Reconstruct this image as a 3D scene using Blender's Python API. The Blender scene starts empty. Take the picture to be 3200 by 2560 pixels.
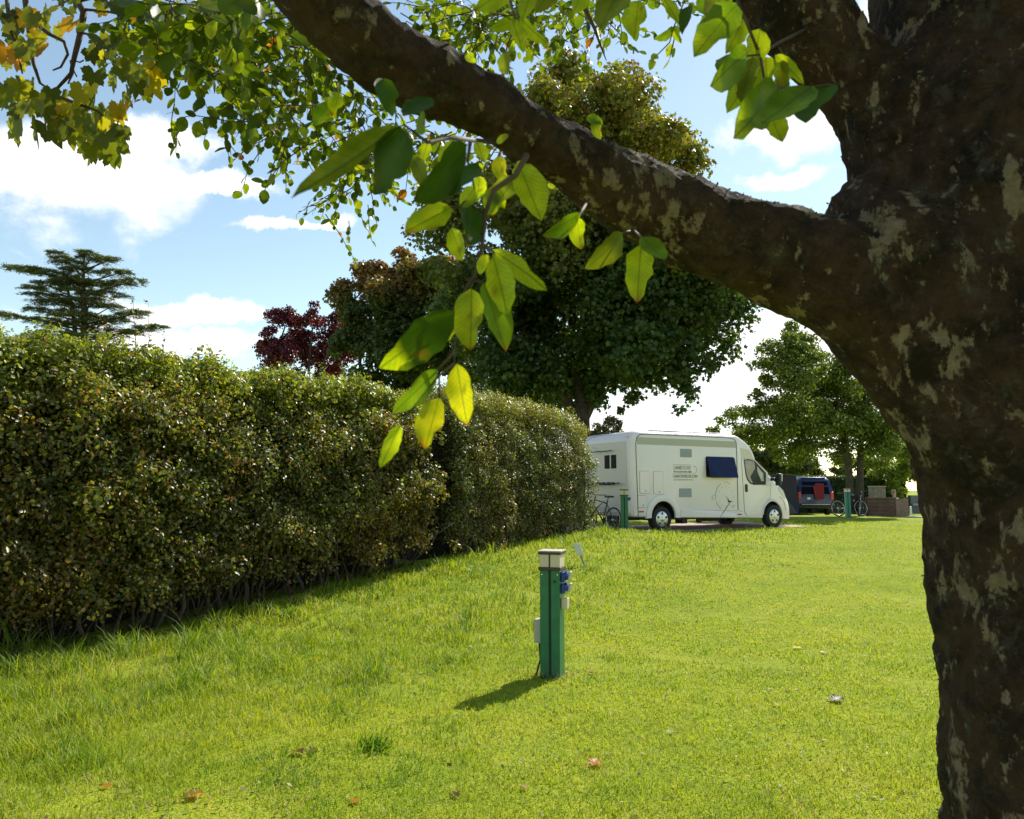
import bpy, bmesh, math, random
import numpy as np
from mathutils import Vector, Matrix, Quaternion

# ------------------------------------------------------------------ camera, sky, sun, exposure
S = bpy.context.scene
R = math.radians
F, CX, CY, PITCH, ZC = 2377., 1600., 1280., R(6.03), 1.63
cam = bpy.data.cameras.new('camera'); cam.sensor_width = 36.0; cam.lens = F*36/3200.
cam.clip_start = 0.05; cam.clip_end = 3000
cam.dof.use_dof = True; cam.dof.focus_distance = 9.0; cam.dof.aperture_fstop = 9.5
co = bpy.data.objects.new('camera', cam); S.collection.objects.link(co)
co.location = (0, 0, ZC); co.rotation_euler = (R(90)+PITCH, 0, 0); S.camera = co

SUN_AZ, SUN_EL = R(34), R(42)
sdir = Vector((math.sin(SUN_AZ)*math.cos(SUN_EL), math.cos(SUN_AZ)*math.cos(SUN_EL), math.sin(SUN_EL)))
sun = bpy.data.lights.new('sun', 'SUN'); sun.energy = 5.0; sun.angle = R(0.53); sun.color = (1.0, .95, .86)
so = bpy.data.objects.new('sun', sun); S.collection.objects.link(so)
so.rotation_euler = sdir.to_track_quat('Z', 'Y').to_euler()
S.view_settings.view_transform = 'Standard'; S.view_settings.look = 'None'
S.view_settings.exposure = 0.55; S.view_settings.gamma = 1.0
S.cycles.max_bounces = 8; S.cycles.transmission_bounces = 6; S.cycles.transparent_max_bounces = 6
S.cycles.use_denoising = True

def ray(u, v):
    a = (u-CX)/F; b = (CY-v)/F
    return np.array([a, math.cos(PITCH)-b*math.sin(PITCH), math.sin(PITCH)+b*math.cos(PITCH)])
def P(u, v, Y):
    d = ray(u, v); return np.array([0, 0, ZC]) + d*Y/d[1]
def azel(u, v):
    d = ray(u, v); d = d/np.linalg.norm(d)
    return math.atan2(d[0], d[1]), math.asin(d[2])

world = bpy.data.worlds.new("World"); S.world = world; world.use_nodes = True
wt = world.node_tree; wt.nodes.clear()
def N(t, k, **kw):
    n = t.nodes.new(k)
    for a, b in kw.items():
        if a[0] == 'i' and a[1:].isdigit(): n.inputs[int(a[1:])].default_value = b
        else: setattr(n, a, b)
    return n
def M(t, op, a, b=None, c=None, clamp=False):
    n = t.nodes.new('ShaderNodeMath'); n.operation = op; n.use_clamp = clamp
    for i, x in enumerate((a, b, c)):
        if x is None: continue
        if isinstance(x, (int, float)): n.inputs[i].default_value = x
        else: t.links.new(x, n.inputs[i])
    return n.outputs[0]
sky = N(wt, 'ShaderNodeTexSky', sky_type='NISHITA', sun_disc=False, sun_elevation=SUN_EL, sun_rotation=SUN_AZ,
        altitude=0, air_density=1.0, dust_density=0.12, ozone_density=2.2)
tc = N(wt, 'ShaderNodeTexCoord'); sep = N(wt, 'ShaderNodeSeparateXYZ')
wt.links.new(tc.outputs['Generated'], sep.inputs[0])
X, Y_, Z = sep.outputs
nw = N(wt, 'ShaderNodeTexNoise'); nw.inputs['Scale'].default_value = 7; nw.inputs['Detail'].default_value = 7; nw.inputs['Roughness'].default_value = .62
wt.links.new(tc.outputs['Generated'], nw.inputs['Vector']); sw = N(wt, 'ShaderNodeSeparateColor'); wt.links.new(nw.outputs['Color'], sw.inputs[0])
az = M(wt, 'ADD', M(wt, 'ARCTAN2', X, Y_), M(wt, 'MULTIPLY', M(wt, 'SUBTRACT', sw.outputs[0], .5), .22)); el = M(wt, 'ADD', M(wt, 'ARCSINE', Z), M(wt, 'MULTIPLY', M(wt, 'SUBTRACT', sw.outputs[1], .5), .12))
den = M(wt, 'ADD', M(wt, 'MAXIMUM', Z, 0.0), 0.12)
cp = N(wt, 'ShaderNodeCombineXYZ')
wt.links.new(M(wt, 'DIVIDE', X, den), cp.inputs[0]); wt.links.new(M(wt, 'DIVIDE', Y_, den), cp.inputs[1])
n1 = N(wt, 'ShaderNodeTexNoise'); n1.inputs['Scale'].default_value = 1.5; n1.inputs['Detail'].default_value = 9; n1.inputs['Roughness'].default_value = .56
n1.inputs['Distortion'].default_value = .25
wt.links.new(cp.outputs[0], n1.inputs['Vector'])
n2 = N(wt, 'ShaderNodeTexNoise'); n2.inputs['Scale'].default_value = 9; n2.inputs['Detail'].default_value = 6
wt.links.new(tc.outputs['Generated'], n2.inputs['Vector'])
# banks of cloud: (photo x, photo y, half width, half height, tilt deg, strength)
banks = [(120, 540, 440, 150, 0, 1.0), (380, 430, 260, 75, -4, .8), (620, 570, 300, 42, -7, .85), (900, 690, 190, 28, -8, .8),
         (560, 725, 200, 20, 0, .45), (600, 965, 260, 42, 0, .95), (520, 1050, 330, 50, 0, .9), (-100, 1000, 200, 60, 0, .5),
         (2450, 400, 230, 75, 0, .95), (2400, 545, 190, 45, 0, .8), (2250, 545, 70, 40, 0, .6), (2500, 1180, 600, 240, 0, .95), (2000, 1330, 500, 130, 0, .9), (2750, 30, 160, 120, 0, 1.0),
         (3900, 500, 900, 500, 0, .9), (-700, 500, 500, 200, 0, .7), (150, 830, 200, 22, 0, .3), (980, 900, 120, 16, -5, .35), (900, 800, 140, 14, -4, .3)]
acc = None
for (u, v, ru, rv, tilt, st) in banks:
    a0, e0 = azel(u, v); c, s = math.cos(R(-tilt)), math.sin(R(-tilt))
    da = M(wt, 'SUBTRACT', az, a0); de = M(wt, 'SUBTRACT', el, e0)
    p = M(wt, 'ADD', M(wt, 'MULTIPLY', da, c*F/ru), M(wt, 'MULTIPLY', de, s*F/ru))
    q = M(wt, 'ADD', M(wt, 'MULTIPLY', da, -s*F/rv), M(wt, 'MULTIPLY', de, c*F/rv))
    d2 = M(wt, 'ADD', M(wt, 'MULTIPLY', p, p), M(wt, 'MULTIPLY', q, q))
    g = M(wt, 'MULTIPLY', M(wt, 'POWER', 2.718, M(wt, 'MULTIPLY', d2, -.9)), st)
    acc = g if acc is None else M(wt, 'MAXIMUM', acc, g)
nz = M(wt, 'ADD', M(wt, 'MULTIPLY', M(wt, 'SUBTRACT', n1.outputs[0], .52), 1.2), M(wt, 'MULTIPLY', M(wt, 'SUBTRACT', n2.outputs[0], .5), .6))
cov = M(wt, 'ADD', acc, nz)
mr = N(wt, 'ShaderNodeMapRange', interpolation_type='SMOOTHSTEP'); mr.inputs[1].default_value = .34; mr.inputs[2].default_value = .74
wt.links.new(cov, mr.inputs[0])
ccol = N(wt, 'ShaderNodeRGB'); ccol.outputs[0].default_value = (9.5, 9.4, 9.5, 1)
tint = N(wt, 'ShaderNodeMixRGB', blend_type='MULTIPLY'); tint.inputs[0].default_value = 1; tint.inputs[2].default_value = (1.68, 1.52, 1.22, 1)
wt.links.new(sky.outputs[0], tint.inputs[1])
mx = N(wt, 'ShaderNodeMixRGB'); wt.links.new(mr.outputs[0], mx.inputs[0]); wt.links.new(tint.outputs[0], mx.inputs[1]); wt.links.new(ccol.outputs[0], mx.inputs[2])
bg = N(wt, 'ShaderNodeBackground'); bg.inputs[1].default_value = 0.10
wt.links.new(mx.outputs[0], bg.inputs[0]); wo = N(wt, 'ShaderNodeOutputWorld'); wt.links.new(bg.outputs[0], wo.inputs[0])

# ------------------------------------------------------------------ helpers
COL = S.collection
rng = np.random.default_rng(7)
random.seed(7)

def tag(o, label=None, cat=None, group=None, kind=None):
    if label: o['label'] = label
    if cat: o['category'] = cat
    if group: o['group'] = group
    if kind: o['kind'] = kind
    return o
def thing(name, label, cat, loc=(0, 0, 0), rz=0, group=None):
    o = bpy.data.objects.new(name, None); COL.objects.link(o); o.empty_display_size = .2
    o.location = loc; o.rotation_euler = (0, 0, rz); return tag(o, label, cat, group)
def copy_tree(o, parent=None):
    c = o.copy(); COL.objects.link(c); c.parent = parent
    for ch in o.children: copy_tree(ch, c)
    return c

class MB:
    def __init__(s): s.v = []; s.f = []
    def add(s, v, f):
        b = len(s.v); s.v += [tuple(map(float, p)) for p in v]; s.f += [tuple(i+b for i in q) for q in f]; return s
    def box(s, c, d, rz=0, rx=0, ry=0, taper=1.0):
        m = Matrix.Translation(c) @ Matrix.Rotation(rz, 4, 'Z') @ Matrix.Rotation(ry, 4, 'Y') @ Matrix.Rotation(rx, 4, 'X')
        v = []
        for z in (-.5, .5):
            t = taper if z > 0 else 1
            for x, y in ((-.5, -.5), (.5, -.5), (.5, .5), (-.5, .5)): v.append(m @ Vector((x*d[0]*t, y*d[1]*t, z*d[2])))
        return s.add(v, [(3, 2, 1, 0), (4, 5, 6, 7), (0, 1, 5, 4), (1, 2, 6, 5), (2, 3, 7, 6), (3, 0, 4, 7)])
    def tube(s, pts, rad, n=8, cap=True):
        pts = [Vector(p) for p in pts]
        if not hasattr(rad, '__len__'): rad = [rad]*len(pts)
        v = []; f = []; up = None
        for i, p in enumerate(pts):
            t = (pts[min(i+1, len(pts)-1)]-pts[max(i-1, 0)]).normalized()
            if up is None:
                up = Vector((0, 0, 1)) if abs(t.z) < .9 else Vector((1, 0, 0))
            a = t.cross(up)
            if a.length < 1e-5: a = t.orthogonal()
            a.normalize(); b = a.cross(t).normalized(); up = b
            for k in range(n):
                th = 2*math.pi*k/n; v.append(p+(a*math.cos(th)+b*math.sin(th))*rad[i])
        for i in range(len(pts)-1):
            for k in range(n):
                f.append((i*n+k, i*n+(k+1) % n, (i+1)*n+(k+1) % n, (i+1)*n+k))
        if cap: f.append(tuple(range(n-1, -1, -1))); f.append(tuple(range((len(pts)-1)*n, len(pts)*n)))
        return s.add(v, f)
    def lathe(s, prof, n=24, m=Matrix()):     # prof (r, z) around z
        v = []; f = []
        for r, z in prof:
            for k in range(n):
                th = 2*math.pi*k/n; v.append(m @ Vector((r*math.cos(th), r*math.sin(th), z)))
        for i in range(len(prof)-1):
            for k in range(n): f.append((i*n+k, i*n+(k+1) % n, (i+1)*n+(k+1) % n, (i+1)*n+k))
        return s.add(v, f)
    def torus(s, R_, r, m=Matrix(), n=28, k=8):
        return s.lathe([(R_+r*math.cos(2*math.pi*i/k), r*math.sin(2*math.pi*i/k)) for i in range(k+1)], n, m)
    def prism(s, poly, fn, t0, t1):            # fn(a, b, t) -> xyz
        n = len(poly)
        v = [fn(a, b, t0) for a, b in poly]+[fn(a, b, t1) for a, b in poly]
        f = [tuple(range(n))[::-1], tuple(range(n, 2*n))]+[(i, (i+1) % n, n+(i+1) % n, n+i) for i in range(n)]
        return s.add(v, f)
    def build(s, name, mat, parent=None, smooth=False, bevel=0, loc=None):
        me = bpy.data.meshes.new(name); me.from_pydata(s.v, [], s.f); me.validate()
        bm = bmesh.new(); bm.from_mesh(me); bmesh.ops.recalc_face_normals(bm, faces=bm.faces)
        if bevel: bmesh.ops.bevel(bm, geom=[e for e in bm.edges if len(e.link_faces) == 2 and e.calc_face_angle(0) > .5], offset=bevel, segments=2, affect='EDGES', profile=.5)
        bm.to_mesh(me); bm.free()
        if smooth:
            me.polygons.foreach_set('use_smooth', [True]*len(me.polygons))
            if smooth == 'auto': me.set_sharp_from_angle(angle=R(40))
        me.materials.append(mat)
        o = bpy.data.objects.new(name, me); COL.objects.link(o); o.parent = parent
        if loc is not None: o.location = loc
        return o

def fastmesh(name, V, faces_flat, sizes, mat, parent=None, col=None, uv=None, smooth=False):
    me = bpy.data.meshes.new(name)
    V = np.ascontiguousarray(V, dtype=np.float32); nf = len(sizes)
    me.vertices.add(len(V)); me.vertices.foreach_set('co', V.ravel())
    me.loops.add(len(faces_flat)); me.loops.foreach_set('vertex_index', np.ascontiguousarray(faces_flat, dtype=np.int32))
    me.polygons.add(nf); st = np.concatenate([[0], np.cumsum(sizes)[:-1]]).astype(np.int32)
    me.polygons.foreach_set('loop_start', st); me.polygons.foreach_set('loop_total', np.asarray(sizes, dtype=np.int32))
    if smooth: me.polygons.foreach_set('use_smooth', np.ones(nf, dtype=bool))
    me.update(calc_edges=True)
    if col is not None:
        a = me.color_attributes.new('col', 'FLOAT_COLOR', 'POINT')
        c = np.ones((len(V), 4), np.float32); c[:, :3] = col; a.data.foreach_set('color', c.ravel())
    if uv is not None:
        a = me.attributes.new('luv', 'FLOAT2', 'POINT'); a.data.foreach_set('vector', np.ascontiguousarray(uv, dtype=np.float32).ravel())
    me.materials.append(mat)
    o = bpy.data.objects.new(name, me); COL.objects.link(o); o.parent = parent
    return o

def unit(a): return a/np.maximum(np.linalg.norm(a, axis=-1, keepdims=True), 1e-9)
def rand_dir(n): return unit(rng.normal(size=(n, 3)))
def wob(p, f=1.0, seed=0):          # smooth pseudo noise, about -1..1
    r = np.random.default_rng(seed); o = 0; amp = 1; tot = 0
    for k in range(4):
        for j in range(3):
            d = r.normal(size=3); d = d/np.linalg.norm(d)*f*(1+.3*j)
            o = o+amp*np.sin(p@d*2+r.uniform(0, 6.28)); tot += amp*.7
        f *= 1.9; amp *= .55
    return o/tot

# leaf templates: verts (x across, y along 0..1, z up), faces
T_SMALL = (np.array([(0, 0, 0), (.30, .35, .06), (.26, .7, .05), (0, 1, -.06), (-.26, .7, .05), (-.30, .35, .06), (0, .5, -.04)]),
           [(0, 1, 6), (1, 2, 3, 6), (0, 6, 5), (6, 3, 4, 5)])
T_QUAD = (np.array([(0, 0, 0), (.36, .45, .07), (0, 1, 0), (-.36, .5, -.07)]), [(0, 1, 2, 3)])
T_NEEDLE = (np.array([(-.05, 0, 0), (.05, 0, 0), (.10, .6, .02), (0, 1, 0), (-.10, .55, 0)]), [(0, 1, 2, 3, 4)])
def lobed():
    pts = []
    for a, r in [(-90, .08), (-70, .30), (-52, .46), (-40, .42), (-30, .52), (-18, .50), (-8, .60), (0, .52), (10, .50), (24, .44), (34, .56), (42, .58), (50, .70), (57, .60), (64, .58), (70, .48), (76, .60), (82, .68), (90, .84)]:
        pts.append((r*math.cos(R(a))*1.05, r*math.sin(R(a))+.12))
    full = [(x, y) for x, y in pts]+[(-x, y) for x, y in pts[-2:0:-1]]
    v = [(0, .25, -.03)]+[(x*.95, y, .16*abs(x)-.08*max(0, y-.4)+.03*math.sin(x*9+y*7)) for x, y in full]
    n = len(full)
    return np.array(v), [(0, 1+i, 1+(i+1) % n) for i in range(n)]
T_MAPLE = lobed()
T_MAPLE_S = (np.array([(0, 0, 0), (.35, .05, .03), (.30, .3, 0), (.55, .55, .06), (.22, .6, 0), (0, 1, -.05), (-.22, .6, 0), (-.55, .55, .06), (-.30, .3, 0), (-.35, .05, .03)]),
             [(0, 1, 2), (0, 2, 4, 6, 8), (2, 3, 4), (4, 5, 6), (6, 7, 8), (0, 8, 9)])
def beech(nl=16, seed=1, notch=False, curl=.0):
    r = np.random.default_rng(seed); v = []; f = []; bend = r.normal()*.05
    for i in range(nl+1):
        t = i/nl; w = .30*math.sin(math.pi*min(1, t*1.01)**.92)**.62 if 0 < t < 1 else 0.003
        sr = .035*(1 if i % 2 else -1); wl = w*(1+sr+.05*r.normal()); wr = w*(1-sr+.05*r.normal())
        if notch and i in (nl-2, nl-3): wl *= .72
        if notch and i == nl-5: wr *= .82
        for s in (-1, -.66, -.33, 0, .33, .66, 1):
            ww = wl if s < 0 else wr
            v.append((s*ww+bend*math.sin(t*3.1), t, -curl*t*t+w*.30*s*s+.022*math.sin(8*t+seed+s*2.5)*abs(s)))
    for i in range(nl):
        for k in range(6): a = i*7+k; f.append((a, a+1, a+8, a+7))
    return np.array(v), f

def scatter(name, tmpl, pos, tdir, nrm, size, color, mat, parent=None, smooth=False, uv=False, smul=None):
    """copies of a leaf template, one per position, as ONE mesh (one crown's foliage)"""
    tv, tf = tmpl; n = len(pos); k = len(tv)
    tdir = unit(tdir); b = unit(np.cross(tdir, nrm)); nn = np.cross(b, tdir)
    size = np.broadcast_to(np.asarray(size, float), (n,))[:, None, None]
    V = pos[:, None, :]+size*(tv[None, :, 0:1]*b[:, None, :]+tv[None, :, 1:2]*tdir[:, None, :]+tv[None, :, 2:3]*nn[:, None, :])
    flat = np.array([i for q in tf for i in q]); sz = np.array([len(q) for q in tf])
    FF = (np.arange(n)[:, None]*k+flat[None, :]).ravel()
    col = np.repeat(color, k, axis=0) if color.ndim == 2 else color.reshape(-1, 3)
    U = np.tile(tv[:, :2], (n, 1)) if uv else None
    return fastmesh(name, V.reshape(-1, 3), FF, np.tile(sz, n), mat, parent, col, U, smooth)

# ------------------------------------------------------------------ materials
def mat(name, color=(.5, .5, .5), rough=.5, metal=0, spec=.5, nscale=0, namt=0, bump=0, bscale=40, coat=0, trans=0, alpha=1):
    m = bpy.data.materials.new(name); m.use_nodes = True; t = m.node_tree; b = t.nodes['Principled BSDF']
    b.inputs['Base Color'].default_value = (*color, 1); b.inputs['Roughness'].default_value = rough; b.inputs['Metallic'].default_value = metal
    b.inputs['Specular IOR Level'].default_value = spec; b.inputs['Coat Weight'].default_value = coat
    if trans: b.inputs['Transmission Weight'].default_value = trans
    if nscale:
        tcn = N(t, 'ShaderNodeTexCoord'); n = N(t, 'ShaderNodeTexNoise'); n.inputs['Scale'].default_value = nscale; n.inputs['Detail'].default_value = 6
        t.links.new(tcn.outputs['Object'], n.inputs['Vector'])
        r = N(t, 'ShaderNodeValToRGB'); r.color_ramp.elements[0].position = .3; r.color_ramp.elements[1].position = .7
        r.color_ramp.elements[0].color = (*[max(0, c*(1-namt)) for c in color], 1); r.color_ramp.elements[1].color = (*[min(1, c*(1+namt)) for c in color], 1)
        t.links.new(n.outputs[0], r.inputs[0]); t.links.new(r.outputs[0], b.inputs['Base Color'])
    if bump:
        n = N(t, 'ShaderNodeTexNoise'); n.inputs['Scale'].default_value = bscale; n.inputs['Detail'].default_value = 5
        tcn = N(t, 'ShaderNodeTexCoord'); t.links.new(tcn.outputs['Object'], n.inputs['Vector'])
        bp = N(t, 'ShaderNodeBump'); bp.inputs['Strength'].default_value = bump; bp.inputs['Distance'].default_value = .02
        t.links.new(n.outputs[0], bp.inputs['Height']); t.links.new(bp.outputs[0], b.inputs['Normal'])
    return m
def leaf_mat(name, trans=.5, rough=.4, gloss=.35, tmul=(1.5, 1.5, .45), veins=False):
    m = bpy.data.materials.new(name); m.use_nodes = True; t = m.node_tree; b = t.nodes['Principled BSDF']; out = t.nodes['Material Output']
    a = N(t, 'ShaderNodeAttribute', attribute_name='col'); c = a.outputs['Color']
    if veins:
        u = N(t, 'ShaderNodeAttribute', attribute_name='luv'); sp = N(t, 'ShaderNodeSeparateXYZ'); t.links.new(u.outputs['Vector'], sp.inputs[0])
        ax = M(t, 'ABSOLUTE', sp.outputs[0])
        w = M(t, 'SINE', M(t, 'MULTIPLY', M(t, 'SUBTRACT', sp.outputs[1], M(t, 'SUBTRACT', M(t, 'MULTIPLY', ax, 1.25), M(t, 'MULTIPLY', M(t, 'MULTIPLY', ax, ax), 1.2))), 75.))
        w = M(t, 'GREATER_THAN', w, .93)
        mid = M(t, 'LESS_THAN', ax, .012); w = M(t, 'MAXIMUM', M(t, 'MULTIPLY', w, .36), M(t, 'MULTIPLY', mid, .6))
        nz_ = N(t, 'ShaderNodeTexNoise'); nz_.inputs['Scale'].default_value = 45; nz_.inputs['Detail'].default_value = 4
        tcn = N(t, 'ShaderNodeTexCoord'); t.links.new(tcn.outputs['Object'], nz_.inputs['Vector'])
        hs = N(t, 'ShaderNodeMixRGB', blend_type='MULTIPLY'); hs.inputs[0].default_value = 1
        rr = N(t, 'ShaderNodeValToRGB'); rr.color_ramp.elements[0].position = .3; rr.color_ramp.elements[1].position = .7
        rr.color_ramp.elements[0].color = (.68, .78, .7, 1); rr.color_ramp.elements[1].color = (1.12, 1.05, 1, 1)
        t.links.new(nz_.outputs[0], rr.inputs[0]); t.links.new(c, hs.inputs[1]); t.links.new(rr.outputs[0], hs.inputs[2])
        mm = N(t, 'ShaderNodeMixRGB'); mm.inputs[2].default_value = (.05, .08, .012, 1)
        t.links.new(w, mm.inputs[0]); t.links.new(hs.outputs[0], mm.inputs[1]); c = mm.outputs[0]
    t.links.new(c, b.inputs['Base Color']); b.inputs['Roughness'].default_value = rough; b.inputs['Specular IOR Level'].default_value = gloss
    tl = N(t, 'ShaderNodeBsdfTranslucent'); ml = N(t, 'ShaderNodeMixRGB', blend_type='MULTIPLY'); ml.inputs[0].default_value = 1; ml.inputs[2].default_value = (*tmul, 1)
    t.links.new(c, ml.inputs[1]); t.links.new(ml.outputs[0], tl.inputs[0])
    mi = N(t, 'ShaderNodeMixShader'); mi.inputs[0].default_value = trans
    t.links.new(b.outputs[0], mi.inputs[1]); t.links.new(tl.outputs[0], mi.inputs[2]); t.links.new(mi.outputs[0], out.inputs[0])
    return m
MT = dict(
    leaf=leaf_mat('hedge_leaves', .42, .42, .6), tleaf=leaf_mat('tree_leaves', .38, .45, .4), bleaf=leaf_mat('beech_leaves', .62, .42, .35, (1.75, 1.75, .35), True),
    mleaf=leaf_mat('maple_leaves', .55, .45, .35, (1.5, 1.45, .4)), grass=leaf_mat('grass_blades', .45, .5, .25, (1.35, 1.35, .5)),
    twig=mat('twig', (.07, .045, .03), .8, nscale=30, namt=.4), stem=mat('hedge_stem', (.07, .05, .036), .9, nscale=20, namt=.4),
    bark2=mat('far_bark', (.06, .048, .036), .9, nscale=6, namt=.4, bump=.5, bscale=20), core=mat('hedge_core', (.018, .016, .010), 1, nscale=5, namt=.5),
    white=mat('motorhome_paint', (.85, .765, .80), .28, coat=.4, nscale=1.3, namt=.03), cream=mat('cream_panel', (.70, .62, .55), .35),
    dark=mat('black_plastic', (.015, .015, .016), .5, nscale=30, namt=.25), tyre=mat('tyre_rubber', (.018, .018, .02), .8, bump=.3, bscale=60), silver=mat('hubcap', (.62, .63, .65), .3, metal=.7),
    glass=mat('dark_glass', (.012, .014, .018), .06, spec=.45), bglass=mat('black_glass', (.006, .006, .010), .3, spec=.06), blue=mat('blue_window', (.008, .014, .07), .22, spec=.18, nscale=4, namt=.4), vent=mat('grey_vent', (.33, .36, .40), .5),
    band=mat('sage_band', (.46, .44, .38), .4), red=mat('red_reflector', (.5, .03, .03), .3), seam=mat('panel_gap', (.16, .17, .16), .7),
    text=mat('sign_lettering', (.12, .12, .10), .5), text2=mat('pale_lettering', (.42, .43, .38), .5), clock=mat('clock_print', (.50, .51, .47), .5),
    green=mat('green_paint', (.008, .15, .07), .38, nscale=9, namt=.22), green2=mat('teal_paint', (.015, .2, .15), .4, nscale=9, namt=.2), groove=mat('dark_groove', (.006, .022, .015), .7),
    lens=mat('cream_lens', (.62, .54, .42), .35), capm=mat('weathered_cap', (.45, .40, .34), .7, nscale=60, namt=.35), brownp=mat('brown_trim', (.05, .03, .025), .5),
    bsock=mat('blue_socket', (.01, .05, .3), .3), gbox=mat('grey_box', (.42, .43, .38), .5), van=mat('blue_van_paint', (.010, .020, .11), .3, coat=.4),
    tent=mat('tent_fabric', (.035, .032, .045), .8, bump=.2, bscale=6), lamp=mat('tail_lamp', (.8, .05, .02), .3), maroon=mat('maroon_cloth', (.22, .02, .03), .9),
    chrome=mat('bright_metal', (.7, .7, .7), .25, metal=.9), brownw=mat('brown_boards', (.12, .062, .045), .75, nscale=4, namt=.3), greyw=mat('grey_boards', (.20, .18, .17), .8, nscale=8, namt=.3),
    skin=mat('skin', (.5, .3, .22), .5), cloth=mat('pale_clothing', (.5, .42, .42), .85), hair=mat('grey_hair', (.25, .2, .17), .8), wsign=mat('white_board', (.75, .76, .78), .5),
    path=mat('grey_path', (.3, .3, .3), .9, nscale=12, namt=.15), wall=mat('grey_render', (.17, .18, .23), .8, nscale=2, namt=.1), tyre2=mat('bicycle_tyre', (.02, .02, .02), .8),
)
for k_ in ('green', 'green2'):
    t = MT[k_].node_tree; b_ = t.nodes['Principled BSDF']; lk = b_.inputs['Base Color'].links[0].from_socket
    tcn = N(t, 'ShaderNodeTexCoord'); sp = N(t, 'ShaderNodeSeparateXYZ'); t.links.new(tcn.outputs['Object'], sp.inputs[0]); nn_ = N(t, 'ShaderNodeTexNoise'); nn_.inputs['Scale'].default_value = 26; nn_.inputs['Detail'].default_value = 8; t.links.new(tcn.outputs['Object'], nn_.inputs['Vector'])
    f_ = M(t, 'ADD', M(t, 'MULTIPLY', M(t, 'SUBTRACT', .16, sp.outputs[2]), 3.5), M(t, 'MULTIPLY', M(t, 'SUBTRACT', nn_.outputs[0], .5), 2.4), clamp=True); f2 = M(t, 'MULTIPLY', M(t, 'GREATER_THAN', nn_.outputs[0], .69), .55)
    x_ = N(t, 'ShaderNodeMixRGB'); t.links.new(M(t, 'MAXIMUM', M(t, 'MULTIPLY', f_, .7), f2), x_.inputs[0]); t.links.new(lk, x_.inputs[1]); x_.inputs[2].default_value = (.10, .085, .05, 1); t.links.new(x_.outputs[0], b_.inputs['Base Color'])
gravel = mat('pink_gravel', (.42, .30, .25), .95, nscale=18, namt=.3, bump=.5, bscale=60)

# bark: brown, with grey green and tan lichen patches
def bark_mat():
    m = bpy.data.materials.new('beech_bark'); m.use_nodes = True; t = m.node_tree; b = t.nodes['Principled BSDF']
    tcn = N(t, 'ShaderNodeTexCoord'); o = tcn.outputs['Object']
    def noi(s, d=6, r=.6, dist=0, vec=None):
        n = N(t, 'ShaderNodeTexNoise'); n.inputs['Scale'].default_value = s; n.inputs['Detail'].default_value = d; n.inputs['Roughness'].default_value = r; n.inputs['Distortion'].default_value = dist
        t.links.new(vec or o, n.inputs['Vector']); return n.outputs[0]
    def ramp(x, stops):
        r = N(t, 'ShaderNodeValToRGB'); e = r.color_ramp.elements
        while len(e) < len(stops): e.new(.5)
        for q, (p_, c_) in zip(e, stops): q.position = p_; q.color = (*c_, 1)
        t.links.new(x, r.inputs[0]); return r.outputs[0]
    base = ramp(noi(13, 12, .78), [(.32, (.010, .006, .005)), (.44, (.048, .026, .018)), (.56, (.085, .048, .032)), (.70, (.045, .036, .025))])
    def over(a, fac, c):
        x = N(t, 'ShaderNodeMixRGB'); t.links.new(fac, x.inputs[0]); t.links.new(a, x.inputs[1])
        if isinstance(c, tuple): x.inputs[2].default_value = (*c, 1)
        else: t.links.new(c, x.inputs[2])
        return x.outputs[0]
    dk = ramp(noi(7, 8, .7, .6), [(.48, (0, 0, 0)), (.62, (.85, .85, .85))]); base = over(base, dk, (.012, .009, .007))
    gl = ramp(noi(19, 10, .78, .3), [(.52, (0, 0, 0)), (.66, (.8, .8, .8))]); base = over(base, gl, (.11, .10, .085))
    mp = N(t, 'ShaderNodeMapping'); mp.inputs['Scale'].default_value = (1, 1, .55); t.links.new(o, mp.inputs[0])
    tn = ramp(M(t, 'ADD', M(t, 'MULTIPLY', noi(21, 9, .66, .15, mp.outputs[0]), .66), M(t, 'MULTIPLY', noi(4.2, 2, .5), .34)), [(.548, (0, 0, 0)), (.580, (.95, .95, .95))]); base = over(base, tn, ramp(noi(50, 7, .7), [(.3, (.19, .145, .105)), (.7, (.42, .34, .25))]))
    sp = ramp(noi(38, 3, .5), [(.68, (0, 0, 0)), (.72, (.8, .8, .8))]); base = over(base, sp, (.24, .22, .16))
    t.links.new(base, b.inputs['Base Color']); b.inputs['Roughness'].default_value = .92; b.inputs['Specular IOR Level'].default_value = .25
    bp = N(t, 'ShaderNodeBump'); bp.inputs['Strength'].default_value = 1.0; bp.inputs['Distance'].default_value = .022
    t.links.new(M(t, 'ADD', noi(55, 9, .75), M(t, 'MULTIPLY', noi(16, 7, .65), 1.6)), bp.inputs['Height']); t.links.new(bp.outputs[0], b.inputs['Normal'])
    return m
MT['bark'] = bark_mat()

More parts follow.
